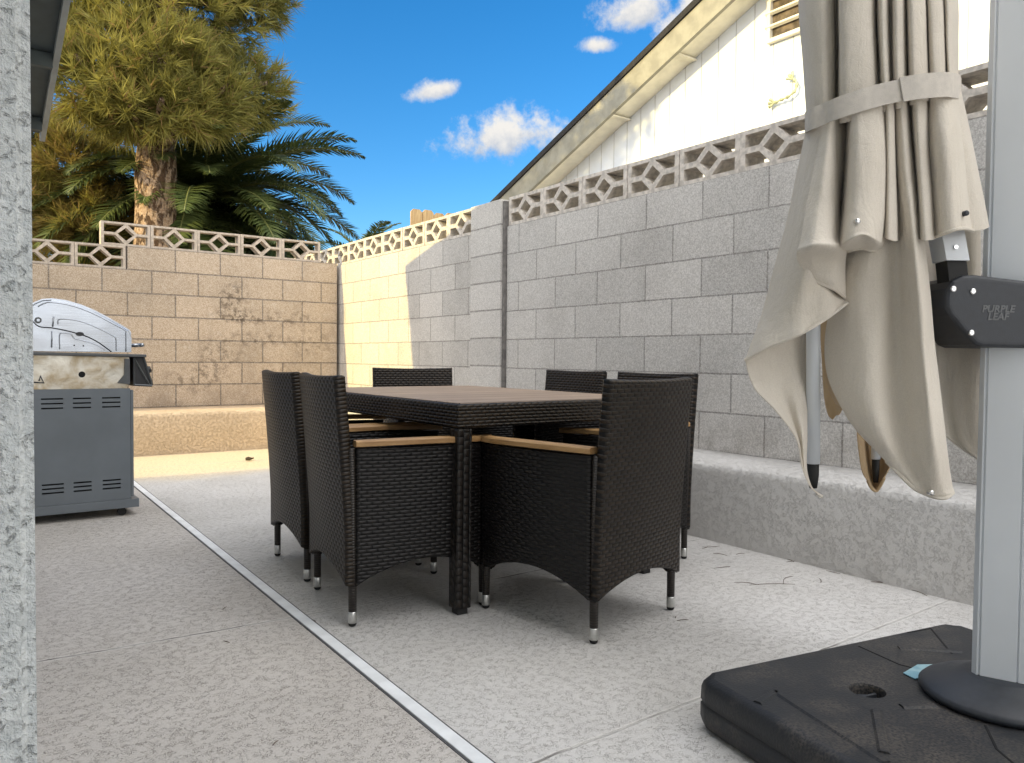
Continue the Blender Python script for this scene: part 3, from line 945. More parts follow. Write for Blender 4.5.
# folded canopy, sketched in metres: (right of the mast axis, height, toward the patio side)
CAN_O= (1.796, 0.984)
CAN_R= (0.81, -0.5864)
CAN_T= (-0.5864, -0.81)
PANELS={
 'outer_left':[
  [(-0.183,1.516,0.02),(-0.183,1.509,0.07),(-0.173,1.509,0.1),(-0.146,1.518,0.1),(-0.11,1.537,0.07)],
  [(-0.198,1.417,0.01),(-0.199,1.406,0.08),(-0.188,1.405,0.12),(-0.156,1.414,0.12),(-0.113,1.437,0.07)],
  [(-0.218,1.3,0),(-0.213,1.297,0.08),(-0.198,1.298,0.13),(-0.158,1.307,0.12),(-0.104,1.327,0.05)],
  [(-0.242,1.189,-0.01),(-0.228,1.193,0.07),(-0.206,1.2,0.12),(-0.157,1.209,0.09),(-0.098,1.222,0.02)],
  [(-0.272,1.077,0),(-0.246,1.093,0.07),(-0.21,1.112,0.1),(-0.156,1.13,0.08),(-0.09,1.149,0.01)],
  [(-0.303,1.004,0.02),(-0.268,1.028,0.07),(-0.218,1.055,0.1),(-0.159,1.081,0.09),(-0.092,1.104,0.04)],
  [(-0.327,0.951,0.04),(-0.287,0.981,0.08),(-0.229,1.009,0.11),(-0.167,1.044,0.1),(-0.098,1.086,0.06)],
 ],
 'roll_left':[
  [(-0.177,1.509,0.1),(-0.167,1.507,0.12),(-0.135,1.529,0.08),(-0.105,1.554,0.02)],
  [(-0.201,1.401,0.12),(-0.188,1.393,0.15),(-0.147,1.408,0.11),(-0.103,1.432,0.02)],
  [(-0.227,1.296,0.14),(-0.207,1.288,0.17),(-0.162,1.294,0.14),(-0.102,1.317,0.03)],
  [(-0.246,1.215,0.16),(-0.229,1.214,0.2),(-0.184,1.217,0.18),(-0.11,1.231,0.07)],
  [(-0.254,1.189,0.16),(-0.236,1.193,0.21),(-0.19,1.197,0.2),(-0.123,1.206,0.11)],
  [(-0.234,1.17,0.12),(-0.206,1.175,0.14),(-0.156,1.173,0.12),(-0.105,1.172,0.06)],
  [(-0.193,1.136,0.09),(-0.169,1.127,0.09),(-0.133,1.114,0.08),(-0.096,1.098,0.05)],
 ],
 'corner_left':[
  [(-0.317,0.965,0.02),(-0.257,0.99,-0.01),(-0.197,1.016,-0.03),(-0.142,1.046,-0.04)],
  [(-0.325,0.941,0.04),(-0.257,0.961,-0.01),(-0.196,0.976,-0.03),(-0.143,0.989,-0.04)],
  [(-0.305,0.885,0.04),(-0.241,0.903,-0.01),(-0.191,0.908,-0.02),(-0.151,0.915,-0.03)],
  [(-0.254,0.833,0.04),(-0.214,0.836,0),(-0.189,0.841,0.01),(-0.159,0.845,-0.01)],
  [(-0.203,0.767,0.04),(-0.188,0.765,0.02),(-0.183,0.766,0.03),(-0.165,0.764,0.01)],
  [(-0.187,0.7,0.04),(-0.181,0.697,0.03),(-0.176,0.694,0.03),(-0.168,0.693,0.02)],
  [(-0.17,0.658,0.04),(-0.166,0.655,0.035),(-0.161,0.651,0.03),(-0.159,0.651,0.03)],
  [(-0.15,0.634,0.04),(-0.146,0.632,0.04),(-0.143,0.629,0.04),(-0.138,0.629,0.04)],
 ],
 'behind_tube':[
  [(-0.1,1.059,-0.09),(-0.077,1.057,-0.06),(-0.038,1.065,-0.06)],
  [(-0.093,0.953,-0.09),(-0.07,0.958,-0.06),(-0.044,0.953,-0.05)],
  [(-0.086,0.864,-0.09),(-0.068,0.878,-0.06),(-0.052,0.854,-0.04)],
  [(-0.075,0.816,-0.09),(-0.063,0.832,-0.07),(-0.057,0.829,-0.05)],
  [(-0.062,0.801,-0.09),(-0.058,0.812,-0.08),(-0.059,0.816,-0.06)],
 ],
 'front_main':[
  [(-0.104,1.545,0.06),(-0.087,1.545,0.09),(-0.06,1.546,0.1),(-0.031,1.551,0.1),(-0.035,1.539,0.14),(-0.031,1.537,0.155),(-0.013,1.544,0.14),(0.012,1.558,0.1)],
  [(-0.104,1.463,0.06),(-0.085,1.454,0.09),(-0.058,1.452,0.1),(-0.027,1.463,0.1),(-0.029,1.458,0.14),(-0.023,1.456,0.155),(-0.004,1.463,0.14),(0.021,1.477,0.1)],
  [(-0.092,1.327,0.05),(-0.073,1.321,0.08),(-0.046,1.317,0.1),(-0.014,1.329,0.1),(-0.017,1.331,0.14),(-0.009,1.328,0.155),(0.01,1.331,0.14),(0.043,1.343,0.09)],
  [(-0.102,1.212,0.04),(-0.08,1.211,0.08),(-0.048,1.213,0.1),(-0.005,1.223,0.095),(-0,1.226,0.135),(0.005,1.223,0.155),(0.024,1.225,0.14),(0.067,1.235,0.08)],
  [(-0.114,1.108,0.02),(-0.089,1.108,0.07),(-0.05,1.109,0.09),(0.003,1.115,0.085),(0.014,1.115,0.13),(0.019,1.113,0.155),(0.038,1.113,0.14),(0.089,1.117,0.07)],
  [(-0.123,1.001,0),(-0.096,0.993,0.06),(-0.058,0.99,0.095),(0.011,0.993,0.08),(0.024,0.997,0.13),(0.028,0.999,0.155),(0.048,0.997,0.14),(0.096,0.994,0.08)],
  [(-0.118,0.909,0.01),(-0.095,0.879,0.07),(-0.058,0.871,0.105),(0.018,0.871,0.085),(0.036,0.88,0.13),(0.04,0.886,0.16),(0.059,0.883,0.145),(0.108,0.877,0.09)],
  [(-0.088,0.827,0.04),(-0.065,0.796,0.08),(-0.031,0.78,0.105),(0.027,0.77,0.095),(0.045,0.777,0.135),(0.053,0.784,0.16),(0.072,0.783,0.15),(0.116,0.776,0.1)],
  [(-0.051,0.774,0.05),(-0.025,0.745,0.08),(0.007,0.725,0.1),(0.044,0.711,0.1),(0.058,0.714,0.135),(0.072,0.718,0.15),(0.091,0.717,0.14),(0.125,0.712,0.1)],
  [(-0.013,0.731,0.06),(0.011,0.7,0.09),(0.036,0.677,0.105),(0.061,0.665,0.11),(0.075,0.661,0.13),(0.09,0.665,0.14),(0.107,0.668,0.13),(0.133,0.668,0.1)],
  [(-0.003,0.718,0.07),(0.02,0.687,0.095),(0.045,0.661,0.105),(0.068,0.649,0.11),(0.083,0.644,0.125),(0.101,0.643,0.13),(0.115,0.647,0.125),(0.138,0.65,0.1)],
 ],
 'front_left_under':[
  [(-0.112,0.977,-0.02),(-0.099,0.972,0.02),(-0.08,0.972,0.04)],
  [(-0.106,0.916,-0.03),(-0.093,0.893,0.01),(-0.077,0.858,0.04)],
  [(-0.096,0.874,-0.03),(-0.083,0.851,0),(-0.072,0.829,0.03)],
  [(-0.08,0.845,-0.03),(-0.078,0.837,0),(-0.077,0.82,0.03)],
 ],
 'tier_flap':[
  [(-0.11,1.527,0.06),(-0.132,1.511,0.15),(-0.106,1.521,0.16),(-0.075,1.531,0.15),(-0.039,1.546,0.12)],
  [(-0.108,1.419,0.05),(-0.142,1.393,0.17),(-0.117,1.396,0.19),(-0.077,1.406,0.17),(-0.033,1.424,0.12)],
  [(-0.117,1.313,0.06),(-0.151,1.287,0.18),(-0.123,1.287,0.2),(-0.075,1.294,0.17),(-0.033,1.304,0.12)],
  [(-0.135,1.229,0.08),(-0.164,1.219,0.2),(-0.139,1.228,0.22),(-0.1,1.223,0.2),(-0.047,1.226,0.13)],
  [(-0.156,1.201,0.13),(-0.16,1.204,0.2),(-0.139,1.216,0.22),(-0.104,1.208,0.2),(-0.051,1.211,0.13)],
  [(-0.116,1.201,0.08),(-0.111,1.202,0.11),(-0.093,1.205,0.12),(-0.066,1.202,0.11),(-0.034,1.207,0.08)],
 ],
 'tier_arm':[
  [(0.058,1.564,0.09),(0.054,1.552,0.13),(0.074,1.553,0.135),(0.105,1.56,0.115),(0.148,1.575,0.06)],
  [(0.044,1.444,0.13),(0.042,1.435,0.17),(0.06,1.435,0.18),(0.099,1.446,0.15),(0.151,1.466,0.08)],
  [(0.053,1.334,0.13),(0.053,1.329,0.17),(0.071,1.332,0.18),(0.11,1.341,0.15),(0.165,1.357,0.08)],
  [(0.062,1.25,0.13),(0.062,1.249,0.17),(0.082,1.256,0.18),(0.121,1.262,0.15),(0.177,1.268,0.08)],
  [(0.065,1.23,0.13),(0.065,1.232,0.17),(0.085,1.239,0.18),(0.124,1.245,0.15),(0.182,1.252,0.08)],
 ],
 'lit_strip':[
  [(0.111,1.57,0.1),(0.134,1.577,0.08),(0.164,1.589,0.04)],
  [(0.132,1.454,0.1),(0.154,1.457,0.09),(0.183,1.463,0.06)],
  [(0.149,1.341,0.1),(0.178,1.344,0.09),(0.21,1.348,0.06)],
  [(0.163,1.249,0.1),(0.194,1.253,0.09),(0.228,1.265,0.06)],
 ],
 'back_strip':[
  [(0.192,1.392,-0.02),(0.247,1.397,-0.06),(0.29,1.399,-0.09)],
  [(0.203,1.271,-0.02),(0.256,1.274,-0.06),(0.299,1.279,-0.09)],
  [(0.211,1.15,-0.02),(0.264,1.16,-0.06),(0.304,1.174,-0.09)],
  [(0.22,1.029,-0.03),(0.273,1.036,-0.07),(0.31,1.053,-0.09)],
 ],
 'inner_back':[
  [(-0.089,1.527,-0.08),(0.015,1.544,-0.09),(0.098,1.529,-0.08),(0.168,1.502,-0.07),(0.231,1.478,-0.07)],
  [(-0.07,1.354,-0.08),(0.019,1.357,-0.09),(0.097,1.353,-0.07),(0.172,1.341,-0.07),(0.248,1.33,-0.07)],
  [(-0.062,1.204,-0.08),(0.028,1.206,-0.09),(0.098,1.197,-0.05),(0.179,1.195,-0.07),(0.264,1.202,-0.08)],
  [(-0.025,1.105,-0.09),(0.051,1.093,-0.09),(0.11,1.102,-0.04),(0.197,1.106,-0.08),(0.297,1.112,-0.08)],
  [(0.02,1.005,-0.1),(0.087,0.98,-0.08),(0.133,0.992,-0.04),(0.215,0.993,-0.08),(0.311,0.994,-0.08)],
  [(0.064,0.928,-0.11),(0.114,0.892,-0.08),(0.156,0.881,-0.04),(0.233,0.875,-0.08),(0.324,0.868,-0.08)],
  [(0.104,0.865,-0.11),(0.148,0.829,-0.08),(0.175,0.807,-0.04),(0.25,0.775,-0.07),(0.337,0.754,-0.08)],
  [(0.131,0.839,-0.11),(0.159,0.816,-0.08),(0.178,0.787,-0.04),(0.25,0.736,-0.06),(0.345,0.683,-0.08)],
 ],
 'rear_loop':[
  [(-0,0.89,-0.09),(0.039,0.881,-0.13),(0.07,0.876,-0.14),(0.091,0.882,-0.13),(0.099,0.891,-0.09)],
  [(-0,0.776,-0.09),(0.042,0.762,-0.13),(0.073,0.756,-0.14),(0.094,0.757,-0.13),(0.1,0.751,-0.09)],
  [(0.002,0.713,-0.08),(0.041,0.685,-0.12),(0.07,0.668,-0.13),(0.088,0.675,-0.12),(0.091,0.706,-0.08)],
  [(0.011,0.67,-0.08),(0.038,0.646,-0.105),(0.064,0.629,-0.115),(0.076,0.646,-0.105),(0.079,0.676,-0.08)],
  [(0.026,0.647,-0.08),(0.039,0.63,-0.09),(0.054,0.62,-0.095),(0.062,0.633,-0.09),(0.067,0.655,-0.08)],
 ],
 'pleat_a':[
  [(-0.118,2.44,-0.032),(-0.132,2.408,0.008),(-0.143,2.377,0.048),(-0.144,2.354,0.076),(-0.135,2.345,0.088),(-0.118,2.358,0.072),(-0.097,2.39,0.032)],
  [(-0.15,2.183,-0.036),(-0.164,2.154,0.009),(-0.174,2.125,0.054),(-0.172,2.105,0.085),(-0.159,2.096,0.098),(-0.138,2.108,0.08),(-0.114,2.137,0.036)],
  [(-0.176,1.971,-0.039),(-0.189,1.945,0.01),(-0.199,1.919,0.058),(-0.195,1.901,0.092),(-0.178,1.893,0.106),(-0.154,1.904,0.087),(-0.127,1.93,0.039)],
  [(-0.188,1.828,-0.04),(-0.201,1.805,0.01),(-0.211,1.782,0.06),(-0.206,1.766,0.095),(-0.187,1.759,0.11),(-0.161,1.768,0.09),(-0.133,1.792,0.04)],
  [(-0.176,1.685,-0.039),(-0.19,1.667,0.01),(-0.2,1.649,0.058),(-0.196,1.638,0.092),(-0.179,1.635,0.107),(-0.154,1.645,0.087),(-0.129,1.665,0.039)],
  [(-0.163,1.542,-0.038),(-0.179,1.528,0.009),(-0.19,1.515,0.056),(-0.186,1.509,0.089),(-0.172,1.51,0.103),(-0.148,1.521,0.085),(-0.124,1.537,0.038)],
  [(-0.163,1.509,-0.038),(-0.178,1.495,0.009),(-0.189,1.483,0.056),(-0.186,1.478,0.089),(-0.171,1.479,0.103),(-0.148,1.489,0.085),(-0.124,1.504,0.038)],
 ],
 'pleat_b':[
  [(-0.1,2.377,0.048),(-0.116,2.345,0.088),(-0.125,2.323,0.116),(-0.112,2.317,0.124),(-0.092,2.32,0.12),(-0.077,2.336,0.1),(-0.059,2.365,0.064)],
  [(-0.116,2.126,0.054),(-0.133,2.096,0.098),(-0.142,2.076,0.129),(-0.124,2.07,0.138),(-0.097,2.074,0.134),(-0.078,2.088,0.112),(-0.058,2.115,0.071)],
  [(-0.129,1.92,0.058),(-0.147,1.894,0.106),(-0.155,1.875,0.14),(-0.133,1.87,0.149),(-0.101,1.873,0.145),(-0.079,1.886,0.121),(-0.057,1.91,0.077)],
  [(-0.135,1.782,0.06),(-0.153,1.759,0.11),(-0.161,1.743,0.145),(-0.137,1.739,0.155),(-0.102,1.741,0.15),(-0.079,1.753,0.125),(-0.056,1.774,0.08)],
  [(-0.13,1.658,0.058),(-0.148,1.639,0.107),(-0.154,1.627,0.141),(-0.129,1.627,0.15),(-0.095,1.633,0.145),(-0.072,1.645,0.121),(-0.049,1.663,0.078)],
  [(-0.125,1.533,0.056),(-0.143,1.518,0.103),(-0.148,1.51,0.136),(-0.121,1.515,0.146),(-0.088,1.525,0.141),(-0.064,1.536,0.117),(-0.042,1.551,0.075)],
  [(-0.124,1.501,0.056),(-0.142,1.487,0.103),(-0.147,1.479,0.136),(-0.12,1.484,0.146),(-0.087,1.494,0.141),(-0.063,1.505,0.117),(-0.041,1.519,0.075)],
 ],
 'pleat_c':[
  [(-0.061,2.358,0.072),(-0.075,2.333,0.104),(-0.082,2.314,0.128),(-0.074,2.317,0.124),(-0.061,2.333,0.104),(-0.041,2.365,0.064)],
  [(-0.06,2.109,0.08),(-0.075,2.085,0.116),(-0.083,2.068,0.143),(-0.072,2.071,0.138),(-0.057,2.086,0.116),(-0.034,2.115,0.071)],
  [(-0.06,1.905,0.087),(-0.076,1.884,0.125),(-0.083,1.868,0.154),(-0.071,1.871,0.149),(-0.053,1.884,0.125),(-0.028,1.91,0.077)],
  [(-0.059,1.769,0.09),(-0.075,1.751,0.13),(-0.082,1.737,0.16),(-0.069,1.739,0.155),(-0.051,1.751,0.13),(-0.024,1.774,0.08)],
  [(-0.051,1.659,0.087),(-0.067,1.644,0.126),(-0.074,1.633,0.155),(-0.062,1.636,0.15),(-0.044,1.647,0.126),(-0.018,1.667,0.078)],
  [(-0.044,1.549,0.085),(-0.059,1.536,0.122),(-0.066,1.529,0.15),(-0.055,1.532,0.146),(-0.037,1.542,0.122),(-0.012,1.559,0.075)],
  [(-0.043,1.517,0.085),(-0.059,1.505,0.122),(-0.066,1.498,0.15),(-0.055,1.502,0.146),(-0.037,1.511,0.122),(-0.011,1.527,0.075)],
 ],
 'pleat_d':[
  [(-0.044,2.358,0.072),(-0.059,2.33,0.108),(-0.067,2.311,0.132),(-0.057,2.314,0.128),(-0.041,2.333,0.104),(-0.02,2.365,0.064)],
  [(-0.037,2.109,0.08),(-0.054,2.083,0.12),(-0.061,2.065,0.147),(-0.049,2.068,0.143),(-0.03,2.086,0.116),(-0.006,2.115,0.071)],
  [(-0.032,1.905,0.087),(-0.049,1.882,0.13),(-0.057,1.866,0.159),(-0.043,1.869,0.154),(-0.021,1.884,0.125),(0.006,1.91,0.077)],
  [(-0.028,1.77,0.09),(-0.046,1.749,0.135),(-0.054,1.735,0.165),(-0.039,1.737,0.16),(-0.015,1.751,0.13),(0.012,1.775,0.08)],
  [(-0.021,1.663,0.087),(-0.04,1.646,0.131),(-0.047,1.635,0.16),(-0.032,1.639,0.155),(-0.008,1.652,0.126),(0.018,1.672,0.078)],
  [(-0.014,1.556,0.085),(-0.033,1.542,0.127),(-0.04,1.535,0.155),(-0.025,1.54,0.15),(-0.002,1.552,0.122),(0.024,1.569,0.075)],
  [(-0.014,1.525,0.085),(-0.032,1.512,0.127),(-0.039,1.504,0.155),(-0.024,1.509,0.15),(-0.001,1.521,0.122),(0.025,1.537,0.075)],
 ],
 'pleat_e':[
  [(-0.024,2.359,0.072),(-0.042,2.327,0.112),(-0.047,2.311,0.132),(-0.032,2.317,0.124),(-0.015,2.333,0.104),(0.006,2.365,0.064)],
  [(-0.01,2.109,0.08),(-0.031,2.08,0.125),(-0.035,2.065,0.147),(-0.016,2.071,0.138),(0.006,2.086,0.116),(0.03,2.115,0.071)],
  [(0.001,1.905,0.087),(-0.021,1.879,0.135),(-0.025,1.866,0.159),(-0.002,1.872,0.149),(0.022,1.885,0.125),(0.05,1.911,0.077)],
  [(0.007,1.77,0.09),(-0.016,1.747,0.14),(-0.02,1.735,0.165),(0.005,1.74,0.155),(0.031,1.752,0.13),(0.06,1.775,0.08)],
  [(0.014,1.668,0.087),(-0.008,1.649,0.136),(-0.011,1.64,0.16),(0.012,1.647,0.15),(0.038,1.658,0.126),(0.066,1.679,0.078)],
  [(0.022,1.566,0.085),(0,1.55,0.132),(-0.003,1.544,0.155),(0.019,1.552,0.146),(0.045,1.564,0.122),(0.072,1.582,0.075)],
  [(0.023,1.535,0.085),(0.001,1.52,0.132),(-0.002,1.514,0.155),(0.02,1.522,0.146),(0.046,1.533,0.122),(0.073,1.55,0.075)],
 ],
 'pleat_f':[
  [(0.006,2.365,0.064),(-0.008,2.34,0.096),(-0.013,2.327,0.112),(-0.002,2.33,0.108),(0.015,2.346,0.088),(0.036,2.378,0.048)],
  [(0.03,2.115,0.071),(0.014,2.092,0.107),(0.01,2.08,0.125),(0.024,2.083,0.12),(0.044,2.098,0.098),(0.069,2.127,0.054)],
  [(0.05,1.911,0.077),(0.031,1.89,0.116),(0.027,1.88,0.135),(0.044,1.882,0.13),(0.067,1.896,0.106),(0.096,1.922,0.058)],
  [(0.06,1.775,0.08),(0.041,1.756,0.12),(0.037,1.747,0.14),(0.055,1.75,0.135),(0.08,1.761,0.11),(0.11,1.785,0.06)],
  [(0.066,1.679,0.078),(0.048,1.663,0.116),(0.045,1.656,0.136),(0.063,1.66,0.131),(0.088,1.672,0.107),(0.117,1.692,0.058)],
  [(0.072,1.582,0.075),(0.054,1.569,0.113),(0.053,1.565,0.132),(0.071,1.57,0.127),(0.095,1.582,0.103),(0.124,1.599,0.056)],
  [(0.073,1.55,0.075),(0.055,1.538,0.113),(0.054,1.534,0.132),(0.072,1.54,0.127),(0.096,1.551,0.103),(0.125,1.567,0.056)],
 ],
 'pleat_g':[
  [(0.032,2.372,0.056),(0.017,2.346,0.088),(0.017,2.34,0.096),(0.035,2.359,0.072),(0.061,2.391,0.032),(0.091,2.436,-0.024)],
  [(0.064,2.121,0.062),(0.047,2.098,0.098),(0.048,2.092,0.107),(0.07,2.11,0.08),(0.101,2.139,0.036),(0.137,2.18,-0.027)],
  [(0.09,1.916,0.067),(0.072,1.896,0.106),(0.072,1.89,0.116),(0.099,1.906,0.087),(0.134,1.932,0.039),(0.174,1.969,-0.029)],
  [(0.104,1.78,0.07),(0.084,1.761,0.11),(0.086,1.757,0.12),(0.114,1.771,0.09),(0.151,1.794,0.04),(0.193,1.827,-0.03)],
  [(0.111,1.688,0.068),(0.092,1.672,0.107),(0.092,1.669,0.116),(0.119,1.682,0.087),(0.154,1.704,0.039),(0.195,1.732,-0.029)],
  [(0.118,1.596,0.066),(0.1,1.583,0.103),(0.099,1.581,0.113),(0.124,1.593,0.085),(0.157,1.612,0.038),(0.197,1.637,-0.028)],
  [(0.119,1.564,0.066),(0.101,1.552,0.103),(0.1,1.55,0.113),(0.125,1.562,0.085),(0.158,1.58,0.038),(0.198,1.604,-0.028)],
 ],
 'flap_thin':[
  [(-0.042,1.542,0.1),(-0.059,1.528,0.14),(-0.062,1.524,0.16),(-0.046,1.529,0.15),(-0.027,1.54,0.12),(-0.01,1.55,0.09)],
  [(-0.039,1.43,0.1),(-0.056,1.419,0.14),(-0.062,1.414,0.165),(-0.046,1.417,0.155),(-0.029,1.426,0.13),(-0.007,1.437,0.09)],
  [(-0.037,1.317,0.1),(-0.054,1.309,0.14),(-0.059,1.303,0.165),(-0.043,1.306,0.155),(-0.024,1.311,0.13),(-0.002,1.319,0.09)],
  [(-0.037,1.236,0.1),(-0.054,1.227,0.14),(-0.057,1.219,0.165),(-0.039,1.216,0.155),(-0.02,1.22,0.13),(0.002,1.226,0.09)],
 ],
 'flap_mid':[
  [(0.024,1.559,0.09),(0.005,1.545,0.13),(-0.001,1.537,0.16),(0.019,1.543,0.15),(0.042,1.556,0.12),(0.065,1.57,0.08)],
  [(0.034,1.433,0.09),(0.015,1.422,0.13),(0.006,1.415,0.165),(0.026,1.42,0.155),(0.052,1.432,0.12),(0.075,1.443,0.08)],
  [(0.043,1.32,0.09),(0.025,1.311,0.13),(0.015,1.304,0.165),(0.036,1.309,0.155),(0.064,1.318,0.12),(0.088,1.327,0.08)],
  [(0.05,1.234,0.09),(0.031,1.225,0.13),(0.024,1.217,0.165),(0.045,1.219,0.155),(0.073,1.229,0.12),(0.097,1.238,0.08)],
 ],
}
STUDS =  ((0.111, 1.276, 0.17), (0.065, 0.657, 0.145), (-0.148, 1.247, 0.22))
STRAP =  [(-0.157, 1.538, -0.06), (-0.195, 1.509, 0.04), (-0.208, 1.495, 0.105), (-0.185, 1.502, 0.13), (-0.171, 1.504, 0.155), (-0.133, 1.514, 0.173), (-0.087, 1.527, 0.176), (-0.044, 1.536, 0.18), (-0.003, 1.543, 0.18), (0.051, 1.553, 0.164), (0.089, 1.561, 0.138), (0.156, 1.588, 0.05), (0.213, 1.618, -0.05), (0.211, 1.621, -0.13), (0.068, 1.601, -0.15), (-0.082, 1.567, -0.13)]

# ------------------------------------------------------------------ furniture materials
M['weave'] = weave('rattan_weave')
M['weave_side'] = weave('rattan_weave_side', .013, .040, False, (.011, .0085, .008), (.0015, .0015, .0015))
M['weave_leg'] = weave('rattan_weave_post', .026, .030, True, (.020, .015, .012), (.002, .002, .002))
M['wrap'] = wrapmat('rattan_wrapped_post')
M['arm_wood'] = wood('acacia_arm', (.30, .165, .065), (.46, .28, .125), 1, None, .42)
M['table_wood'] = wood('acacia_planks', (.25, .172, .12), (.38, .28, .20), 0, (0.02, .1655), .5)
M['tip'] = simple('chair_tip_aluminium', (.62, .62, .60), .35, 1.0, .1, 60)
M['rubber'] = simple('black_rubber', (.012, .012, .012), .7)

# ------------------------------------------------------------------ dining table
TX0, TX1, TY0, TY1, TZ = 1.470, 2.50, 2.362, 3.90, .781
tb = empty('dining_table', (TX0, TY0, 0))
tag(tb, 'rectangular dining table with brown plank top and dark wicker apron and legs', 'table')
W, Ln = TX1 - TX0, TY1 - TY0
bm = bmesh.new(); add_box(bm, .016, W - .016, .016, Ln - .016, TZ - .022, TZ + .003, .004)
link_bm('tabletop', bm, M['table_wood'], tb)
bm = bmesh.new()
uvl = bm.loops.layers.uv.verify()
ring = [(0, 0), (W, 0), (W, Ln), (0, Ln)]
pf = [(.062, TZ - .09), (.008, TZ - .09), (0, TZ - .082), (0, TZ - .012), (.004, TZ - .003), (.010, TZ), (.062, TZ)]
C_ = []
for (x, y) in ring:
    sx_, sy_ = (1 if x == 0 else -1), (1 if y == 0 else -1)
    C_.append([bm.verts.new((x + sx_ * o, y + sy_ * o, z)) for o, z in pf])
for k in range(4):
    a, b = C_[k], C_[(k + 1) % 4]
    ln = (a[2].co - b[2].co).length
    for j in range(len(pf)):
        jn = (j + 1) % len(pf)
        f_ = bm.faces.new((a[j], b[j], b[jn], a[jn]))
        dv = [0, .054, .066, .146, .156, .163, .215, .3]
        for l, q in zip(f_.loops, ((0, dv[j]), (ln, dv[j]), (ln, dv[j + 1]), (0, dv[j + 1]))): l[uvl].uv = q
bmesh.ops.recalc_face_normals(bm, faces=bm.faces)
link_bm('apron', bm, M['weave'], tb)
for (x, y) in ((.033, .033), (W - .033, .033), (W - .033, Ln - .033), (.033, Ln - .033)):
    bm = bmesh.new()
    add_box(bm, x - .031, x + .031, y - .031, y + .031, .022, TZ - .091, .007)
    box_uv(bm)
    lo = link_bm('leg', bm, M['weave_leg'], tb)
    bm = bmesh.new(); add_box(bm, x - .022, x + .022, y - .022, y + .022, 0, .0215, .004)
    link_bm('foot_pad', bm, M['rubber'], lo)

# ------------------------------------------------------------------ wicker armchairs
HB = .885
def lean(z): return -.245 - .042 * max(0, (z - .30) / .585) ** 1.25
def make_chair():
    root = empty('wicker_armchair')
    arch = lambda u: .142 + .060 * math.sin(PI * u) ** .8
    def back(u, v):
        z = arch(u) + (HB - .006 * math.sin(PI * u) - arch(u)) * v
        k = .5 + .5 * min(1, max(0, (z - .25) / .5))
        return Vector(((u - .5) * .512, lean(z) - .022 * math.sin(PI * u) * k, z))
    bm = bmesh.new(); slab(bm, back, 0, 0, .040, edged(14, .03), edged(18, .02))
    link_bm('backrest', bm, M['weave'], root)
    for sg in (-1, 1):
        arch2 = lambda u: .140 + .078 * math.sin(PI * u) ** .8
        def side(u, v):
            z = arch2(u) + (.632 - arch2(u)) * v
            y = -.230 + u * .521
            x = sg * (.243 + .026 * math.sin(PI * min(1, u * .93)) * (.35 + .65 * v) - .03 * max(0, u - .8) * 5 * .5)
            return Vector((x, y, z))
        bm = bmesh.new(); slab(bm, side, 0, 0, .042, edged(14, .03), edged(10, .02))
        link_bm('side_panel', bm, M['weave_side'], root)
        bm = bmesh.new()
        rows = []
        n = 16
        for i in range(n + 1):
            u = i / n
            y = -.232 + u * .535
            xc = sg * (.246 + .030 * math.sin(PI * min(1, u * .93)) - .03 * max(0, u - .8) * 5 * .5)
            hw = .026 - .004 * abs(2 * u - 1) ** 3
            z0 = .635 + .004 * math.sin(PI * u)
            sec = [(-hw, .002), (-hw + .003, 0), (hw - .003, 0), (hw, .002), (hw, .017), (hw - .005, .022), (-hw + .005, .022), (-hw, .017)]
            rows.append([bm.verts.new((xc + a, y, z0 + b)) for a, b in sec])
        for a, b in zip(rows, rows[1:]):
            for k in range(8): bm.faces.new((a[k], a[(k + 1) % 8], b[(k + 1) % 8], b[k]))
        bm.faces.new(rows[0]); bm.faces.new(list(reversed(rows[-1])))
        bmesh.ops.recalc_face_normals(bm, faces=bm.faces)
        link_bm('armrest', bm, M['arm_wood'], root)
    bm = bmesh.new()
    slab(bm, lambda u, v: Vector(((u - .5) * .46, -.215 + v * .485, .415 - .012 * math.sin(PI * u) * math.sin(PI * v))), 0, 0, .05, edged(6, .04), edged(6, .04), uvf=lambda u, v, p: (p.x, p.y))
    link_bm('seat', bm, M['weave'], root)
    arch3 = lambda u: .150 + .085 * math.sin(PI * u) ** .8
    bm = bmesh.new()
    slab(bm, lambda u, v: Vector(((u - .5) * .46, .264, arch3(u) + (.388 - arch3(u)) * v)), 0, 0, .034, edged(10, .03), edged(5, .04))
    link_bm('front_apron', bm, M['weave'], root)
    for sx_ in (-1, 1):
        for y, zt in ((-.236, .63), (.276, .20)):
            bm = bmesh.new()
            x = sx_ * .240
            if y < 0:
                add_tube(bm, [(x, y, .052), (x, y, .20), (x * 1.02, y - .002, .40), (x * 1.03, y - .008, .628)], [.0145, .0155, .0135, .0135], 12)
            else:
                add_tube(bm, [(x, y, .052), (x, y - .002, .20), (x, y - .004, .45), (x, y - .004, .62)], [.0145, .0155, .016, .016], 12)
            lg_ = link_bm('leg', bm, M['wrap'], root, True)
            bm = bmesh.new(); add_lathe(bm, [(.0150, .013), (.0158, .016), (.0160, .050), (.0150, .053)], 16, (x, y, 0))
            link_bm('leg_tip', bm, M['tip'], lg_, True)
            bm = bmesh.new(); add_lathe(bm, [(.008, 0), (.0125, .003), (.0145, .009), (.0145, .0135)], 16, (x, y, 0))
            link_bm('glide', bm, M['rubber'], lg_, True)
    return root
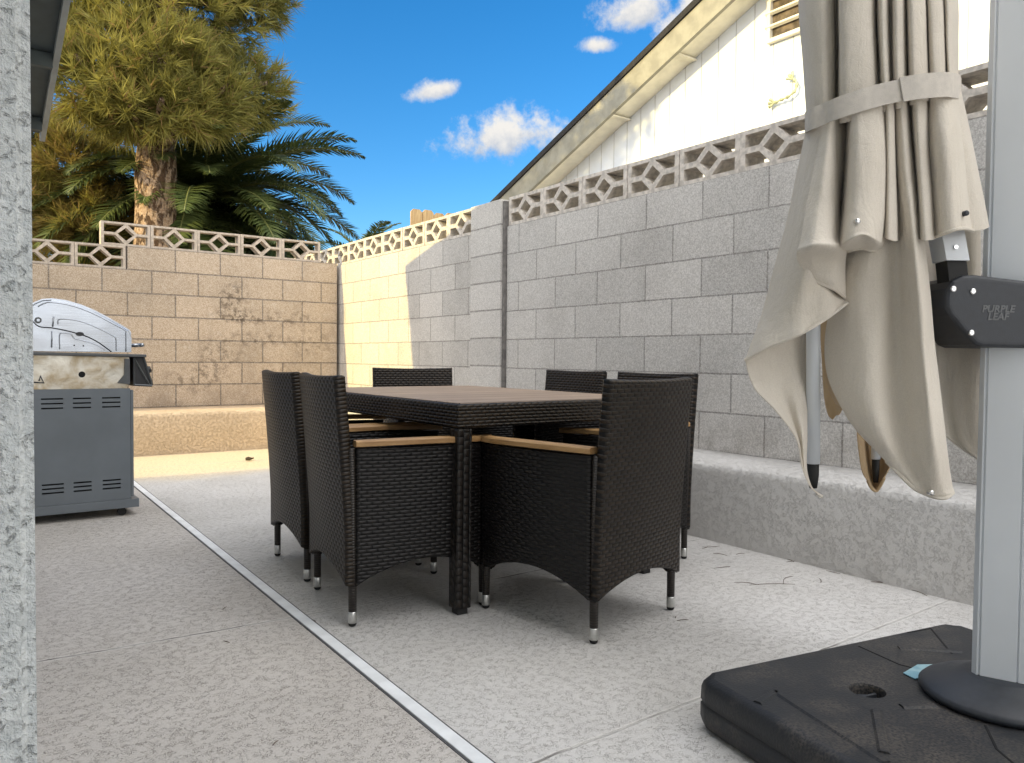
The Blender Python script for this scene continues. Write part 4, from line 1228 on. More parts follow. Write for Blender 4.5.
CH = [((1.947, 1.930), 10.8, 'dark wicker armchair nearest the camera, its back toward the umbrella base'),
      ((1.147, 2.728), -97.2, 'nearer of the two dark wicker armchairs on the drain strip side of the table'),
      ((1.203, 3.337), -94.4, 'farther of the two dark wicker armchairs on the drain strip side of the table'),
      ((2.30, 4.20), 168.0, 'dark wicker armchair at the far end of the table, facing the camera'),
      ((2.795, 2.695), 91.5, 'dark wicker armchair on the ledge side, half hidden behind the nearest armchair'),
      ((2.790, 3.315), 88.0, 'farther dark wicker armchair on the ledge side, its upper back above the tabletop')]
proto = make_chair()
for i, ((mx, my), rz, lab) in enumerate(CH):
    o = proto if i == 0 else copy_tree(proto)
    a = math.radians(rz)
    o.location = (mx - math.sin(a) * .236, my + math.cos(a) * .236, 0)
    o.rotation_euler = (0, 0, a)
    tag(o, lab, 'chair', 'wicker armchairs around the dining table')

# ------------------------------------------------------------------ gas grill
GY, GD = 4.96, .78
gr_ = empty('gas_grill', (.56, GY, 0))
tag(gr_, 'stainless gas grill with closed lid on a blue-grey slotted cabinet', 'grill')
def G(x, z, y=0.0): return Vector((x - .56, y, z))
M['cab'] = simple('cabinet_paint_bluegrey', (.135, .155, .175), .42, .0, .10, 3)
M['cabin'] = simple('cabinet_inside_black', (.008, .008, .009), .9)
M['blackp'] = simple('grill_black_plastic', (.018, .018, .020), .45)
M['shelfm'] = simple('grill_trim_dark_grey', (.10, .105, .11), .4, .6)
t = NT('brushed_stainless')
P = t.obj(); s = t.sep(P)
br = t.noise(t.comb(t.math('MULTIPLY', s[0], 6), t.math('MULTIPLY', s[1], 6), t.math('MULTIPLY', s[2], 160)), 1, 3)
sm = t.noise(P, 3.2, 2)
t.base(t.mix(t.smooth(sm, .3, .75), (.42, .455, .51), (.35, .37, .40)), t.math('MULTIPLY_ADD', br, .16, .16), 1.0)
t.bump(t.math('MULTIPLY_ADD', sm, .8, t.math('MULTIPLY', br, .03)), .010, .5)
M['steel'] = t.m
t = NT('heat_stained_steel')
P = t.obj()
sm = t.noise(P, 9, 5, .6, .4)
t.base(t.mix(t.smooth(sm, .35, .65), (.60, .57, .50), (.42, .34, .23)), t.math('MULTIPLY_ADD', sm, .3, .25), 1.0)
t.bump(sm, .01, .4)
M['steel2'] = t.m
def zz(x, y): return (.424 + (x - 150) * .000726, 1.261 - (y - 55) * .000787)

# cabinet shell: slotted near side panel plus closed carcass
XG = [(.369, .476), (.523, .615), (.670, .766)]
ZU = [(.6945, .7025), (.668, .676), (.642, .650)]
ZL = [(.2135, .2225), (.190, .199), (.166, .175)]
xc_ = [.255] + [q for g in XG for q in g] + [.818]
zc_ = sorted([.10, .752] + [q for g in ZU + ZL for q in g])
bm = bmesh.new()
vv = {}
def gv(i, j):
    if (i, j) not in vv: vv[(i, j)] = bm.verts.new(G(xc_[i], zc_[j], 0))
    return vv[(i, j)]
for i in range(len(xc_) - 1):
    for j in range(len(zc_) - 1):
        hole = any(abs(xc_[i] - g[0]) < 1e-6 for g in XG) and any(abs(zc_[j] - g[0]) < 1e-6 for g in ZU + ZL)
        if not hole: bm.faces.new((gv(i, j), gv(i + 1, j), gv(i + 1, j + 1), gv(i, j + 1)))
r = bmesh.ops.extrude_face_region(bm, geom=list(bm.faces))
for v in [g for g in r['geom'] if isinstance(g, bmesh.types.BMVert)]: v.co.y += .010
bmesh.ops.recalc_face_normals(bm, faces=bm.faces)
link_bm('side_panel', bm, M['cab'], gr_)
bm = bmesh.new(); add_box(bm, .255 - .56, .812 - .56, .05, .06, .11, .745); link_bm('slot_dark_sheet', bm, M['cabin'], gr_)  # black sheet stands in for the dark inside behind the slots
bm = bmesh.new(); add_box(bm, .255 - .56, .818 - .56, GD - .012, GD, .10, .752, .002); link_bm('side_panel', bm, M['cab'], gr_)
bm = bmesh.new(); add_box(bm, .245 - .56, .257 - .56, .012, GD - .013, .10, .752, .002); link_bm('rear_panel', bm, M['cab'], gr_)
bm = bmesh.new(); add_box(bm, .8195 - .56, .836 - .56, .006, GD / 2 - .004, .112, .742, .004); d1 = link_bm('door', bm, M['cab'], gr_)
bm = bmesh.new(); add_tube(bm, [(.836 - .56, .30, .62), (.868 - .56, .30, .62), (.868 - .56, .30, .56), (.868 - .56, .30, .44), (.836 - .56, .30, .44)], .0065, 8); link_bm('handle', bm, M['steel'], d1, True)
bm = bmesh.new(); add_box(bm, .8195 - .56, .836 - .56, GD / 2 + .004, GD - .006, .112, .742, .004); d2 = link_bm('door', bm, M['cab'], gr_)
bm = bmesh.new(); add_tube(bm, [(.836 - .56, .48, .62), (.868 - .56, .48, .62), (.868 - .56, .48, .56), (.868 - .56, .48, .44), (.836 - .56, .48, .44)], .0065, 8); link_bm('handle', bm, M['steel'], d2, True)
bm = bmesh.new(); add_box(bm, .245 - .56, .862 - .56, -.006, GD + .006, .048, .0985, .004); link_bm('base_tray', bm, M['cab'], gr_)
for x in (.30, .775):
    for y in (.04, GD - .04):
        bm = bmesh.new()
        r_ = .024
        pts_ = [Vector((x - .56, y - .011, r_)), Vector((x - .56, y + .011, r_))]
        add_tube(bm, pts_, r_, 18)
        link_bm('caster_wheel', bm, M['rubber'], gr_, False)
# firebox side
bm = bmesh.new()
pl = [(.27, .7525), (.80, .7525), (.815, .78), (.815, .944), (.27, .944)]
add_prism(bm, pl, lambda x, z: G(x, z, .015), lambda x, z: G(x, z, GD - .015))
fb = link_bm('firebox', bm, M['steel2'], gr_)
bm = bmesh.new(); x_, z_ = zz(352, 597); add_tube(bm, [G(x_, z_, .0135), G(x_, z_, .0165)], .0175, 18); link_bm('port_dark_disc', bm, M['cabin'], fb, False)  # black disc drawn for the darkness inside a port
bm = bmesh.new(); add_prism(bm, [zz(600, 660), zz(690, 672), zz(690, 480), zz(655, 480), zz(650, 600)], lambda x, z: G(x, z, -.004), lambda x, z: G(x, z, .0145)); link_bm('bracket', bm, M['shelfm'], fb)
bm = bmesh.new(); add_tube(bm, [G(*zz(30, 650), .008), G(*zz(95, 655), .008), G(*zz(72, 605), .008), G(*zz(65, 640), .008)], .004, 8); link_bm('hook', bm, M['shelfm'], fb, True)
# top rail
bm = bmesh.new(); add_box(bm, .25 - .56, .905 - .56, -.012, GD + .012, .9445, .9625, .004)
for v in bm.verts: v.co.z -= .010 * max(0, (v.co.x + .3) / .65)
link_bm('top_rail', bm, M['shelfm'], gr_)
# lid
lidp = [zz(*p) for p in [(-75, 432), (-80, 300), (-60, 215), (-20, 140), (30, 92), (85, 64), (150, 55), (250, 64), (350, 90), (450, 130), (560, 186), (650, 237), (695, 265), (705, 285), (703, 432)]]
bm = bmesh.new()
add_prism(bm, lidp, lambda x, z: G(x, max(z, .963), .0), lambda x, z: G(x, max(z, .963), GD))
es = [e for e in bm.edges if abs(e.verts[0].co.y - e.verts[1].co.y) < 1e-5 and min(e.verts[0].co.z, e.verts[1].co.z) > .97]
bmesh.ops.bevel(bm, geom=es, offset=.014, segments=3, affect='EDGES')
lid = link_bm('lid', bm, M['steel'], gr_)
seam = spline([G(*zz(*p), -.0035) for p in [(-70, 225), (20, 225), (48, 248), (80, 262), (150, 266), (250, 284), (335, 306), (400, 328), (470, 366), (520, 402), (556, 430)]], 40)
bm = bmesh.new()
lo_poly = [(p.x + .56, p.z - .004) for p in seam] + [zz(560, 431), zz(-72, 431)]
add_prism(bm, lo_poly, lambda x, z: G(x, z, -.0055), lambda x, z: G(x, z, .0))
link_bm('end_plate', bm, M['steel'], lid)
bm = bmesh.new(); add_tube(bm, [p + Vector((0, -.001, 0)) for p in seam], .0034, 6); link_bm('lid_gap', bm, M['cabin'], lid, True)
for nm, pts_, rad in (('pressed_rib', [(60, 120), (100, 96), (150, 86), (250, 96), (350, 122), (450, 162), (560, 218), (655, 268), (662, 300), (662, 428)], .0035),
                      ('pressed_rib', [(190, 240), (200, 205), (300, 205), (400, 232), (500, 276), (575, 316), (590, 335), (592, 425)], .003),
                      ('pressed_rib', [(200, 415), (200, 315), (225, 303), (275, 306), (300, 338), (345, 348), (430, 372), (500, 410), (510, 420)], .003),
                      ('pressed_rib', [(163, 185), (155, 258)], .004), ('pressed_rib', [(150, 290), (146, 405)], .004)):
    off = -.0005 if pts_[0][1] in (120, 240, 185) else -.0058
    bm = bmesh.new(); add_tube(bm, spline([G(*zz(*p), off) for p in pts_], max(2, 6 * len(pts_)) if len(pts_) > 2 else 2), rad, 8)
    link_bm(nm, bm, M['steel'], lid, True)
bm = bmesh.new(); add_prism(bm, [(.0 + .021 * math.cos(a) + zz(336, 305)[0], .012 * math.sin(a) + zz(336, 305)[1]) for a in [k * PI / 8 for k in range(16)]], lambda x, z: G(x, z, -.009), lambda x, z: G(x, z, .001)); link_bm('stop_knob', bm, M['blackp'], lid)
bm = bmesh.new(); x_, z_ = zz(60, 215); add_tube(bm, [G(x_, z_, -.010), G(x_, z_, .001)], .017, 18); pv = link_bm('pivot_washer', bm, M['shelfm'], lid)
bm = bmesh.new(); add_tube(bm, [G(x_, z_, -.016), G(x_, z_, -.010)], .008, 10); link_bm('pivot_bolt', bm, M['steel'], pv)
for q in ((298, 387), (360, 390)):
    x_, z_ = zz(*q)
    bm = bmesh.new(); add_tube(bm, [G(x_, z_, -.0066), G(x_, z_, -.005)], .0042, 8); link_bm('screw_dark_disc', bm, M['cabin'], lid)  # black discs drawn for the dark insides of screw holes
bm = bmesh.new(); add_tube(bm, [(.888 - .56, .02, 1.008), (.888 - .56, GD - .02, 1.008)], .0115, 14); hd = link_bm('handle', bm, M['steel'], lid, True)
for y in (.045, GD - .045):
    bm = bmesh.new(); add_tube(bm, [(.823 - .56, y, 1.008), (.884 - .56, y, 1.008)], .0085, 10); link_bm('handle_post', bm, M['steel'], hd, True)
# control panel with open end bracket and knobs
bm = bmesh.new()
cp = [(.838, .940), (.900, .938), (.946, .775), (.938, .758), (.838, .765)]
add_prism(bm, cp, lambda x, z: G(x, z, .02), lambda x, z: G(x, z, GD - .02))
cpo = link_bm('control_panel', bm, M['blackp'], gr_)
bm = bmesh.new()
for a, b in (((.842, .930), (.925, .772)), ((.842, .772), (.940, .766)), ((.842, .930), (.842, .772)), ((.895, .930), (.938, .775))):
    add_tube(bm, [G(a[0], a[1], .016), G(b[0], b[1], .016)], .006, 6)
link_bm('end_bracket', bm, M['shelfm'], cpo)
for k in range(4):
    y = .12 + k * (GD - .24) / 3
    c0 = G(.924, .855, y); ax = Vector((.96, 0, .27))
    bm = bmesh.new(); add_tube(bm, [c0, c0 + ax * .012, c0 + ax * .028], [.026, .024, .019], 16); link_bm('knob', bm, M['blackp'], cpo)

# ------------------------------------------------------------------ cantilever umbrella
PC = Vector((2.040, .786, 0))
def CP(s, h, d_): return Vector((CAN_O[0] + s * CAN_R[0] + d_ * CAN_T[0], CAN_O[1] + s * CAN_R[1] + d_ * CAN_T[1], h))
def CPL(s, h, d_): return CP(s, h, d_) - PC
um = empty('cantilever_umbrella', PC)
tag(um, 'closed beige cantilever umbrella strapped around its pale grey mast', 'umbrella')
M['mast'] = simple('mast_powder_grey', (.70, .735, .77), .4, .0, .04, 2)
M['hub'] = simple('umbrella_black_plastic', (.030, .034, .042), .45, 0, .12, 60, .0004)
M['base'] = None
t = NT('base_plastic_black')
P = t.pos()
a_ = t.noise(P, 5, 5, .65); b_ = t.noise(P, 160, 3)
dust = t.math('MULTIPLY', t.smooth(a_, .38, .68), t.smooth(b_, .3, .65))
t.base(t.mix(t.math('MULTIPLY', dust, .75), (.018, .020, .024), (.11, .095, .08)), t.math('MULTIPLY_ADD', a_, .3, .40), 0, .45)
t.bump(b_, .0012, .8)
M['base'] = t.m
t = NT('canopy_fabric')
P = t.obj()
n_ = t.noise(P, 3.0, 5, .6); thr = t.noise(P, 420, 2); wr_ = t.noise(P, 16, 4, .6, .5)
cbase = t.mix(t.smooth(n_, .3, .72), (.82, .76, .665), (.75, .69, .60))
cbase = t.mix(t.smooth(thr, .35, .65, 0, .25), cbase, (.52, .47, .40))
t.base(cbase, .85, 0, .2)
t.p.inputs['Sheen Weight'].default_value = .15
t.bump(t.math('MULTIPLY_ADD', thr, .14, t.math('MULTIPLY_ADD', t.noise(t.comb(t.math('MULTIPLY', t.sep(P)[0], 30), t.math('MULTIPLY', t.sep(P)[1], 30), t.math('MULTIPLY', t.sep(P)[2], 5)), 1, 3, .55, .8), .8, wr_)), .009, .6)
tr = t.n('ShaderNodeBsdfTranslucent'); t.setv(tr.inputs[0], (.55, .42, .27, 1))
mx = t.n('ShaderNodeMixShader'); mx.inputs[0].default_value = .14
t.l(t.p.outputs[0], mx.inputs[1]); t.l(tr.outputs[0], mx.inputs[2]); t.l(mx.outputs[0], t.out.inputs[0])
M['fabric'] = t.m
M['fabric_backlit'] = M['fabric'].copy()
M['fabric_backlit'].name = 'canopy_fabric_backlit'
for n_ in M['fabric_backlit'].node_tree.nodes:
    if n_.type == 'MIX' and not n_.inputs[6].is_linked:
        n_.inputs[6].default_value = (.66, .47, .27, 1); n_.inputs[7].default_value = (.56, .39, .21, 1)  # orange of light coming through the cloth is put into the colour
M['strapm'] = simple('strap_webbing', (.62, .575, .515), .85, 0, .06, 60, .001)

# mast: extruded profile with two fine ridges on each broad face
mp = [(-.060, -.030), (-.050, -.042), (-.047, -.042), (-.046, -.039), (-.043, -.039), (-.042, -.0425), (.030, -.0425), (.031, -.039), (.034, -.039), (.035, -.042), (.050, -.042), (.060, -.030)]
mp = mp + [(-a, -b) for a, b in mp]
bm = bmesh.new()
def mast_pt(a, b, z): return Vector((a * .36 + b * .933, a * -.933 + b * .36, z))
mpv = [(a, -b) for a, b in mp]
add_prism(bm, mpv, lambda a, b: mast_pt(a, -b, .15), lambda a, b: mast_pt(a, -b, 2.75))
link_bm('mast', bm, M['mast'], um)
bm = bmesh.new()
add_lathe(bm, [(.170, .138), (.176, .146), (.176, .152), (.168, .160), (.150, .170), (.120, .181), (.098, .187), (.082, .196), (.074, .197)], 48)
link_bm('mast_collar', bm, M['hub'], um, True)

def lift(bm, off=0.0): pass
# hinge housing on the mast
hp = [(.118, 1.098), (.121, 1.120), (.132, 1.138), (.155, 1.150), (.18, 1.152), (.40, 1.128), (.425, 1.10), (.425, 1.01), (.40, .983), (.204, .986), (.188, .992), (.172, 1.007), (.128, 1.058), (.119, 1.075)]
bm = bmesh.new()
add_prism(bm, hp, lambda s_, z: CPL(s_, z, .088), lambda s_, z: CPL(s_, z, -.075))
es = [e for e in bm.edges if len({round((v.co.x * CAN_T[0] + v.co.y * CAN_T[1]), 4) for v in e.verts}) == 1]
bmesh.ops.bevel(bm, geom=es, offset=.012, segments=4, profile=.6, affect='EDGES')
hg = link_bm('hinge_housing', bm, M['hub'], um)
M['screw'] = simple('screw_bright', (.70, .70, .70), .25, 1)
for (s_, z) in ((.133, 1.118), (.178, 1.113), (.177, 1.018)):
    bm = bmesh.new(); add_tube(bm, [CPL(s_, z, .086), CPL(s_, z, .0905), CPL(s_, z, .0915)], [.0072, .0068, .0045], 14); link_bm('screw', bm, M['screw'], hg)
# moulded lettering on the housing
cu = bpy.data.curves.new('lettering', 'FONT')
cu.body = 'PURPLE\nLEAF'; cu.align_x = 'CENTER'; cu.size = .0225; cu.space_line = .78; cu.extrude = .0006; cu.shear = .18; cu.offset = .0007
tmp = bpy.data.objects.new('lettering_tmp', cu); col.objects.link(tmp)
bpy.context.view_layer.update()
me = bpy.data.meshes.new_from_object(tmp.evaluated_get(bpy.context.evaluated_depsgraph_get()))
bpy.data.objects.remove(tmp)
lo = bpy.data.objects.new('lettering', me); col.objects.link(lo); lo.parent = hg
me.materials.clear(); me.materials.append(simple('lettering_grey', (.115, .12, .125), .5))
lx = Vector((CAN_R[0], CAN_R[1], 0)); ly = Vector((0, 0, 1)); lz = lx.cross(ly)
o_ = CPL(.237, 1.066, .0885)
mat_ = Matrix(((lx.x, ly.x, lz.x, o_.x), (lx.y, ly.y, lz.y, o_.y), (lx.z, ly.z, lz.z, o_.z), (0, 0, 0, 1)))
for v in me.vertices: v.co = mat_ @ v.co
# swing arm going up into the folded canopy
bm = bmesh.new()
ar = [CPL(.150, 1.13, .045), CPL(.1465, 1.165, .045), CPL(.134, 1.245, .045), CPL(.08, 1.70, .03), CPL(.03, 2.45, 0)]
def bar(bm, pts_, hw, hd):
    rows = []
    for p in pts_:
        rows.append([bm.verts.new(p + lx * a + lz * b) for a, b in ((-hw, -hd), (hw, -hd), (hw, hd), (-hw, hd))])
    for a, b in zip(rows, rows[1:]):
        for k in range(4): bm.faces.new((a[k], a[(k + 1) % 4], b[(k + 1) % 4], b[k]))
    bm.faces.new(list(reversed(rows[0]))); bm.faces.new(rows[-1])
    bmesh.ops.recalc_face_normals(bm, faces=bm.faces)
bar(bm, [CPL(.1475, 1.185, .05), CPL(.134, 1.25, .05), CPL(.08, 1.70, .03), CPL(.03, 2.45, 0)], .0265, .03)
link_bm('swing_arm', bm, M['mast'], um)
bm = bmesh.new(); bar(bm, [CPL(.155, 1.125, .05), CPL(.1475, 1.184, .05)], .0225, .025); link_bm('arm_joint', bm, M['rubber'], um)
bm = bmesh.new(); x_ = CPL(.140, 1.215, .083); add_tube(bm, [x_ - lz * .004, x_ + lz * .001], .005, 10); link_bm('arm_screw', bm, M['screw'], um)

# top: folded bundle, pleats drawn tight at the strap
def bundle_mesh():
    bm = bmesh.new()
    rng = random.Random(4)
    na, nz_ = 220, 60
    z0, z1 = 1.40, 2.62
    pl_ = [rng.uniform(.7, 1.3) for _ in range(17)]
    tot = sum(pl_); acc = [0]
    for q in pl_: acc.append(acc[-1] + q / tot)
    dep = [rng.uniform(.55, 1.15) for _ in range(17)]
    rows = []
    for j in range(nz_ + 1):
        z = z0 + (z1 - z0) * j / nz_
        t_ = (z - 1.56) / (z1 - 1.56)
        hw = -.022 + .176 + .006 * math.exp(-((z - 1.86) / .18) ** 2) - .10 * max(0, (z - 1.95) / .67) ** 1.2 + (.02 if z < 1.5 else 0)
        hd_ = -.015 + .125 + .01 * math.exp(-((z - 1.86) / .2) ** 2) - .06 * max(0, (z - 1.95) / .67) ** 1.2
        cs = .000 - .012 * (z - 1.56) / .25 * (1 if z < 1.82 else max(.0, 1 - (z - 1.82) / .5))
        row = []
        for i in range(na):
            th = i / na
            ths = (th + .012 * math.sin(z * 5.3) + .004 * math.sin(z * 17)) % 1.0
            k = max(q for q in range(17) if acc[q] <= ths + 1e-9)
            f_ = (ths - acc[k]) / (acc[k + 1] - acc[k])
            ridge = 1 - abs(2 * f_ - 1) ** 1.6
            m_ = 1 - .27 * dep[k] * (1 - ridge) * (.75 + .25 * math.sin(3 * z + k)) * (.55 + .45 * min(1, abs(z - 1.56) / .12))
            a_ = 2 * PI * th
            nzv = .012 * mnoise.noise(Vector((math.cos(a_) * 3, math.sin(a_) * 3, z * 2.2)))
            row.append(bm.verts.new(CPL(cs + math.cos(a_) * (hw * m_ + nzv), z, -math.sin(a_) * (hd_ * m_ + nzv))))
        rows.append(row)
    for a, b in zip(rows, rows[1:]):
        for i in range(na): bm.faces.new((a[i], a[(i + 1) % na], b[(i + 1) % na], b[i])).smooth = True
    bm.faces.new(rows[-1])
    return bm
cn = link_bm('canopy', bundle_mesh(), M['fabric'], um)
md = cn.modifiers.new('thickness', 'SOLIDIFY'); md.thickness = .002

def grid_spline(rows, nu, nv):
    A = [spline(r_, nu) for r_ in rows]
    colz = [spline([A[j][i] for j in range(len(A))], nv) for i in range(nu)]
    return [[colz[i][j] for i in range(nu)] for j in range(nv)]

NAMES = {'outer_left': 'canopy_panel', 'roll_left': 'canopy_panel', 'corner_left': 'canopy_corner', 'behind_tube': 'canopy_corner', 'front_main': 'canopy_panel', 'front_left_under': 'canopy_corner',
         'tier_flap': 'vent_flap', 'tier_pleats': 'vent_flap', 'tier_arm': 'vent_flap', 'lit_strip': 'vent_flap', 'back_strip': 'vent_flap', 'inner_back': 'canopy_panel', 'rear_loop': 'canopy_corner'}
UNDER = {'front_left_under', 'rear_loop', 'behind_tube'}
HEM = {'outer_left', 'corner_left', 'front_main', 'tier_flap', 'tier_arm', 'inner_back', 'rear_loop', 'roll_left'}
for key, rows in PANELS.items():
    nu = 80 if key in ('tier_pleats', 'front_main', 'inner_back') else 44
    g_ = grid_spline(rows, nu, 56)
    bm = bmesh.new()
    V = []
    for j, r_ in enumerate(g_):
        rr = []
        for i, p in enumerate(r_):
            tj = j / 55
            wv = .0045 * mnoise.noise(Vector((p.x * 14, p.y * 5, p.z * 9))) + .0035 * math.sin(p.x * 95 + 4 * p.y + 2 * math.sin(p.y * 9)) * tj * (key in ('front_main', 'outer_left', 'inner_back'))
            rr.append(bm.verts.new(CPL(p.x, p.y, p.z + wv + (.0022 if key in HEM and tj > .945 else 0))))
        V.append(rr)
    for a, b in zip(V, V[1:]):
        for i in range(nu - 1): bm.faces.new((a[i], b[i], b[i + 1], a[i + 1])).smooth = True
    po = link_bm(NAMES.get(key, 'pleat' if key.startswith('pleat') else 'vent_flap'), bm, M['fabric_backlit'] if key in UNDER else M['fabric'], cn)
    md = po.modifiers.new('thickness', 'SOLIDIFY'); md.thickness = .0022; md.offset = 0
    md = po.modifiers.new('crisp_edge', 'EDGE_SPLIT'); md.split_angle = math.radians(50)
    if key in HEM:
        bm = bmesh.new()
        hp_ = [CPL(p.x, p.y, p.z + .0008) for p in g_[-1]]
        add_tube(bm, hp_, .0032, 6)
        # the hem belongs to its panel: same mesh
        hm = bpy.data.meshes.new('hem'); 
        bm2 = bmesh.new(); bm2.from_mesh(po.data)
        off = len(bm2.verts)
        bm.verts.index_update()
        nv_ = [bm2.verts.new(v.co) for v in bm.verts]
        for f_ in bm.faces:
            bm2.faces.new([nv_[v.index] for v in f_.verts]).smooth = True
        bm2.to_mesh(po.data); bm2.free(); bm.free()

# strap
def band(path, half, lift_):
    bm = bmesh.new()
    rows = []
    n = len(path)
    for i, p in enumerate(path):
        a_, b_ = path[max(i - 1, 0)], path[min(i + 1, n - 1)]
        tg = (b_ - a_).normalized()
        up = (Vector((0, 1, 0)) - tg * tg.y).normalized()      # (right, height, toward)
        rows.append([bm.verts.new(CPL(q.x, q.y, q.z + lift_)) for q in (p - up * half, p + up * half)])
    for a_, b_ in zip(rows, rows[1:]): bm.faces.new((a_[0], b_[0], b_[1], a_[1])).smooth = True
    return bm
sp_ = spline(STRAP + [STRAP[0]], 150)
bm = band(sp_, .0235, 0)
st = link_bm('strap', bm, M['strapm'], um)
md = st.modifiers.new('thickness', 'SOLIDIFY'); md.thickness = .0025; md.offset = 0
md = st.modifiers.new('crisp_edge', 'EDGE_SPLIT'); md.split_angle = math.radians(50)
k0 = min(range(150), key=lambda i: (sp_[i] - Vector(STRAP[7])).length); k1 = min(range(150), key=lambda i: (sp_[i] - Vector(STRAP[11])).length)
pa = link_bm('fastener_patch', band(sp_[k0:k1 + 1], .0262, .004), M['strapm'], st)
md = pa.modifiers.new('thickness', 'SOLIDIFY'); md.thickness = .0035; md.offset = 0
md = pa.modifiers.new('crisp_edge', 'EDGE_SPLIT'); md.split_angle = math.radians(50)

# visible ribs
for (top, mid, bot, rad) in (((-.155, 1.42, -.01), (-.1415, .700, -.01), (-.1395, .640, -.01), .0165), ((.045, 1.2, -.105), (.057, .700, -.105), (.058, .640, -.105), .011)):
    bm = bmesh.new(); add_tube(bm, [CPL(*top), CPL(*mid)], rad, 16); rb = link_bm('rib', bm, M['mast'], um, True)
    bm = bmesh.new(); add_tube(bm, [CPL(mid[0], mid[1] + .004, mid[2]), CPL((mid[0] + bot[0]) / 2, (mid[1] + bot[1]) / 2, mid[2]), CPL(*bot)], [rad * .86, rad * .8, rad * .55], 14); link_bm('rib_tip', bm, M['rubber'], rb, True)
# snap studs
for p in STUDS:
    bm = bmesh.new(); add_tube(bm, [CPL(p[0], p[1], p[2] - .012), CPL(p[0], p[1], p[2]), CPL(p[0], p[1], p[2] + .002)], [.006, .006, .003], 12)
    link_bm('snap_stud', bm, M['hub'] if p[1] > 1.25 else M['screw'], cn)

# ------------------------------------------------------------------ weighted base
ub = empty('umbrella_base', PC, math.radians(-10.7))
tag(ub, 'square black plastic water-filled umbrella base with a round filler cap hole', 'umbrella base')
X0, X1, Y0, Y1 = -.590, .425, -.43, .428
ch = .055
def bpoly(i):
    a = ch
    return [(X0 + a, Y0 + i), (X1 - a, Y0 + i), (X1 - i - a * .3, Y0 + i + a * .3), (X1 - i, Y0 + a), (X1 - i, Y1 - a), (X1 - i - a * .3, Y1 - i - a * .3), (X1 - a, Y1 - i), (X0 + a, Y1 - i), (X0 + i + a * .3, Y1 - i - a * .3), (X0 + i, Y1 - a), (X0 + i, Y0 + a), (X0 + i + a * .3, Y0 + i + a * .3)]
lay = [(.020, 0), (.004, .014), (0, .030), (0, .064), (.004, .068), (.004, .070), (0, .074), (.001, .106), (.005, .121), (.014, .131), (.026, .136)]
bm = bmesh.new()
rings = [[bm.verts.new((x, y, z)) for x, y in bpoly(i)] for i, z in lay]
for a, b in zip(rings, rings[1:]):
    for k in range(12): bm.faces.new((a[k], a[(k + 1) % 12], b[(k + 1) % 12], b[k])).smooth = True
bm.faces.new(list(reversed(rings[0])))
top_e = [bm.edges.get((rings[-1][k], rings[-1][(k + 1) % 12])) for k in range(12)]
ca_, sa_ = math.cos(math.radians(10.7)), math.sin(math.radians(10.7))
def tb(wx, wy):   # patio point -> base frame
    dx, dy = wx - PC.x, wy - PC.y
    return (dx * ca_ - dy * sa_, dx * sa_ + dy * ca_)
holes = []
for (wx, wy) in ((1.815, .995), (2.26, .58)):
    hx, hy = tb(wx, wy)
    hv = [bm.verts.new((hx + .043 * math.cos(2 * PI * k / 28), hy + .043 * math.sin(2 * PI * k / 28), .136)) for k in range(28)]
    holes.append(hv)
    top_e += [bm.edges.new((hv[k], hv[(k + 1) % 28])) for k in range(28)]
bmesh.ops.triangle_fill(bm, use_beauty=True, use_dissolve=False, edges=top_e)
for hv in holes:
    c_ = sum((v.co for v in hv), Vector()) / 28
    l1 = [bm.verts.new(c_ + (v.co - c_) * .96 + Vector((0, 0, -.005))) for v in hv]
    l2 = [bm.verts.new(c_ + (v.co - c_) * .92 + Vector((0, 0, -.032))) for v in hv]
    for k in range(28):
        bm.faces.new((hv[k], hv[(k + 1) % 28], l1[(k + 1) % 28], l1[k])); bm.faces.new((l1[k], l1[(k + 1) % 28], l2[(k + 1) % 28], l2[k]))
    bm.faces.new(l2)
bmesh.ops.recalc_face_normals(bm, faces=bm.faces)
link_bm('tank', bm, M['base'], ub)
for (wx, wy) in ((1.815, .995), (2.26, .58)):
    hx, hy = tb(wx, wy)
    bm = bmesh.new(); add_lathe(bm, [(.034, .1045), (.034, .112), (.030, .114)], 24, (hx, hy, 0))
    add_box(bm, hx - .03, hx + .03, hy - .004, hy + .004, .1135, .124, .002)
    link_bm('filler_cap', bm, M['hub'], ub)
def rib(p, q, w_, z0, z1, name, mat):
    a, b = Vector((*tb(*p), 0)), Vector((*tb(*q), 0))
    dr = (b - a).normalized(); n_ = Vector((-dr.y, dr.x, 0)) * w_
    bm = bmesh.new()
    vs = []
    for z, k in ((z0, 1.0), (z1, .55)):
        vs.append([bm.verts.new(x + Vector((0, 0, z))) for x in (a - n_ * k, b - n_ * k, b + n_ * k, a + n_ * k)])
    for k in range(4): bm.faces.new((vs[0][k], vs[0][(k + 1) % 4], vs[1][(k + 1) % 4], vs[1][k]))
    bm.faces.new(vs[1])
    bmesh.ops.recalc_face_normals(bm, faces=bm.faces)
    link_bm(name, bm, mat, ub)
for p, q in (((1.620, 1.119), (1.517, .788)), ((1.620, 1.119), (1.53, 1.107)), ((2.157, 1.093), (2.276, .98)), ((1.795, .90), (1.866, .857)), ((1.724, .923), (1.551, .811)), ((1.75, .60), (1.62, .48))):
    rib(p, q, .013, .1355, .1405, 'moulded_rib', M['base'])
for p, q in (((2.077, 1.167), (2.042, 1.033)), ((2.042, 1.033), (2.050, .99)), ((2.050, .99), (2.035, .96)), ((2.304, 1.143), (2.400, 1.120)), ((2.400, 1.120), (2.24, .987)), ((1.86, .745), (1.764, .683)), ((1.764, .683), (1.70, .60))):
    rib(p, q, .0032, .1362, .1372, 'tank_seam', M['cabin'])
bm = bmesh.new()
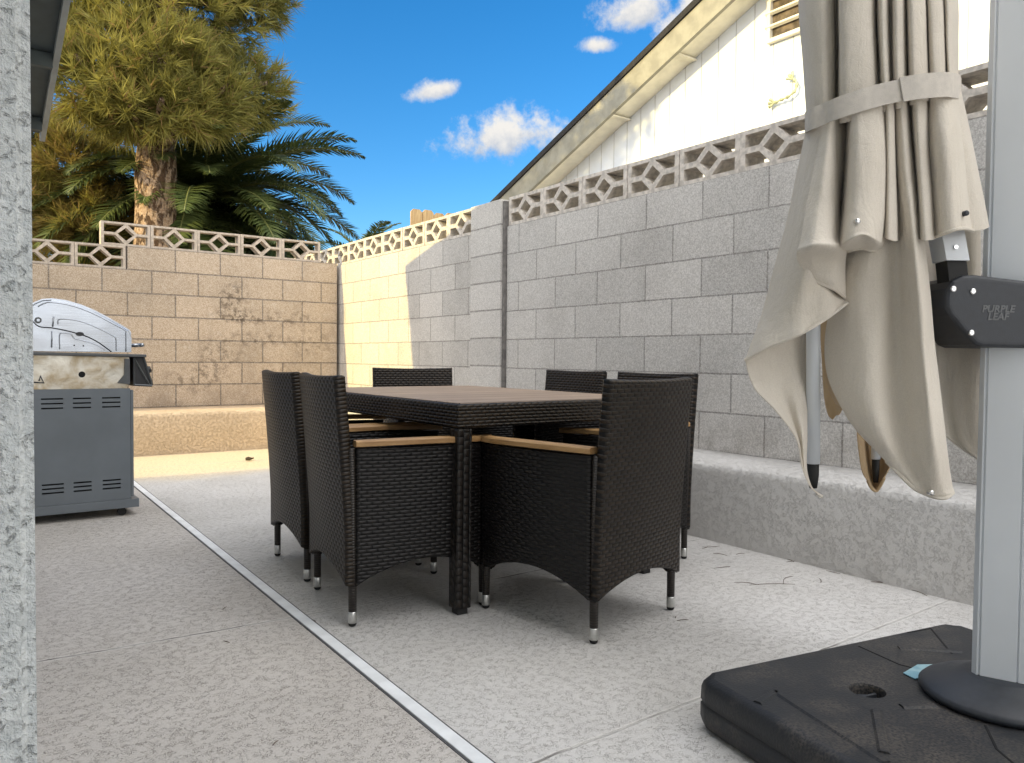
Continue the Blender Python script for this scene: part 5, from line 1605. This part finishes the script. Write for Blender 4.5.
q_ = [tb(*p) for p in ((1.987, .994), (1.975, .958), (2.016, .944), (2.109, .977), (2.075, 1.00))]
bm.faces.new([bm.verts.new((x, y, .1400)) for x, y in q_])
bmesh.ops.recalc_face_normals(bm, faces=bm.faces)
if list(bm.faces)[0].normal.z < 0: bmesh.ops.reverse_faces(bm, faces=bm.faces)
t = NT('sticker_blue'); t.base(t.mix(t.smooth(t.noise(t.obj(), 25, 2), .4, .6), (.20, .42, .52), (.36, .56, .62)), .3); 
so_ = link_bm('sticker', bm, t.m, ub)
md = so_.modifiers.new('thickness', 'SOLIDIFY'); md.thickness = .002

# ------------------------------------------------------------------ small debris on the patio
M['needle_dry'] = simple('dry_needle', (.10, .065, .04), .9)
rng = random.Random(31)
NE = [((2.70, 2.02), .10, 2.2), ((2.78, 1.95), .20, 2.6), ((2.90, 1.955), .14, .35), ((2.82, 2.245), .09, 2.9), ((3.09, 2.53), .10, 2.8), ((3.0, 2.40), .07, 1.9), ((2.126, 1.863), .045, 2.7), ((2.13, 1.90), .02, .6), ((.80, 2.93), .035, .9), ((.71, 2.58), .03, 2.0), ((.62, 1.83), .025, .7), ((1.02, 2.60), .04, 1.3)] + [((3.19 - rng.random() ** 2 * .35, rng.uniform(1.5, 3.4)), rng.uniform(.03, .09), rng.uniform(0, 3)) for _ in range(16)]
for (x, y), ln, a in NE:
    o = empty('dry_pine_needle', (x, y, 0), a)
    tag(o, 'thin dry pine needle lying on the pale patio floor', 'pine needle', 'dry needles scattered on the patio')
    bm = bmesh.new()
    k = rng.uniform(-.12, .12)
    add_tube(bm, [(-ln / 2, 0, .0030), (-ln / 6, k * ln, .0045), (ln / 6, k * ln * 1.1, .0045), (ln / 2, -k * ln * .3, .0028)], [.0008, .0012, .0012, .0006], 5)
    link_bm('needle', bm, M['needle_dry'], o, True)
lf = empty('dry_leaf', (2.125, 6.96, 0), .5)
tag(lf, 'curled dry brown leaf lying on the sunlit strip of patio', 'leaf')
bm = bmesh.new()
pts2 = [(-.055, 0, .012), (-.03, .026, .03), (.01, .032, .034), (.055, .006, .016), (.02, -.026, .032), (-.03, -.022, .026)]
vs = [bm.verts.new(p) for p in pts2]; cvt = bm.verts.new((0, 0, .006))
for k in range(6): bm.faces.new((vs[k], vs[(k + 1) % 6], cvt))
lo = link_bm('leaf_blade', bm, simple('dry_leaf_brown', (.09, .06, .03), .9), lf)
md = lo.modifiers.new('thickness', 'SOLIDIFY'); md.thickness = .003
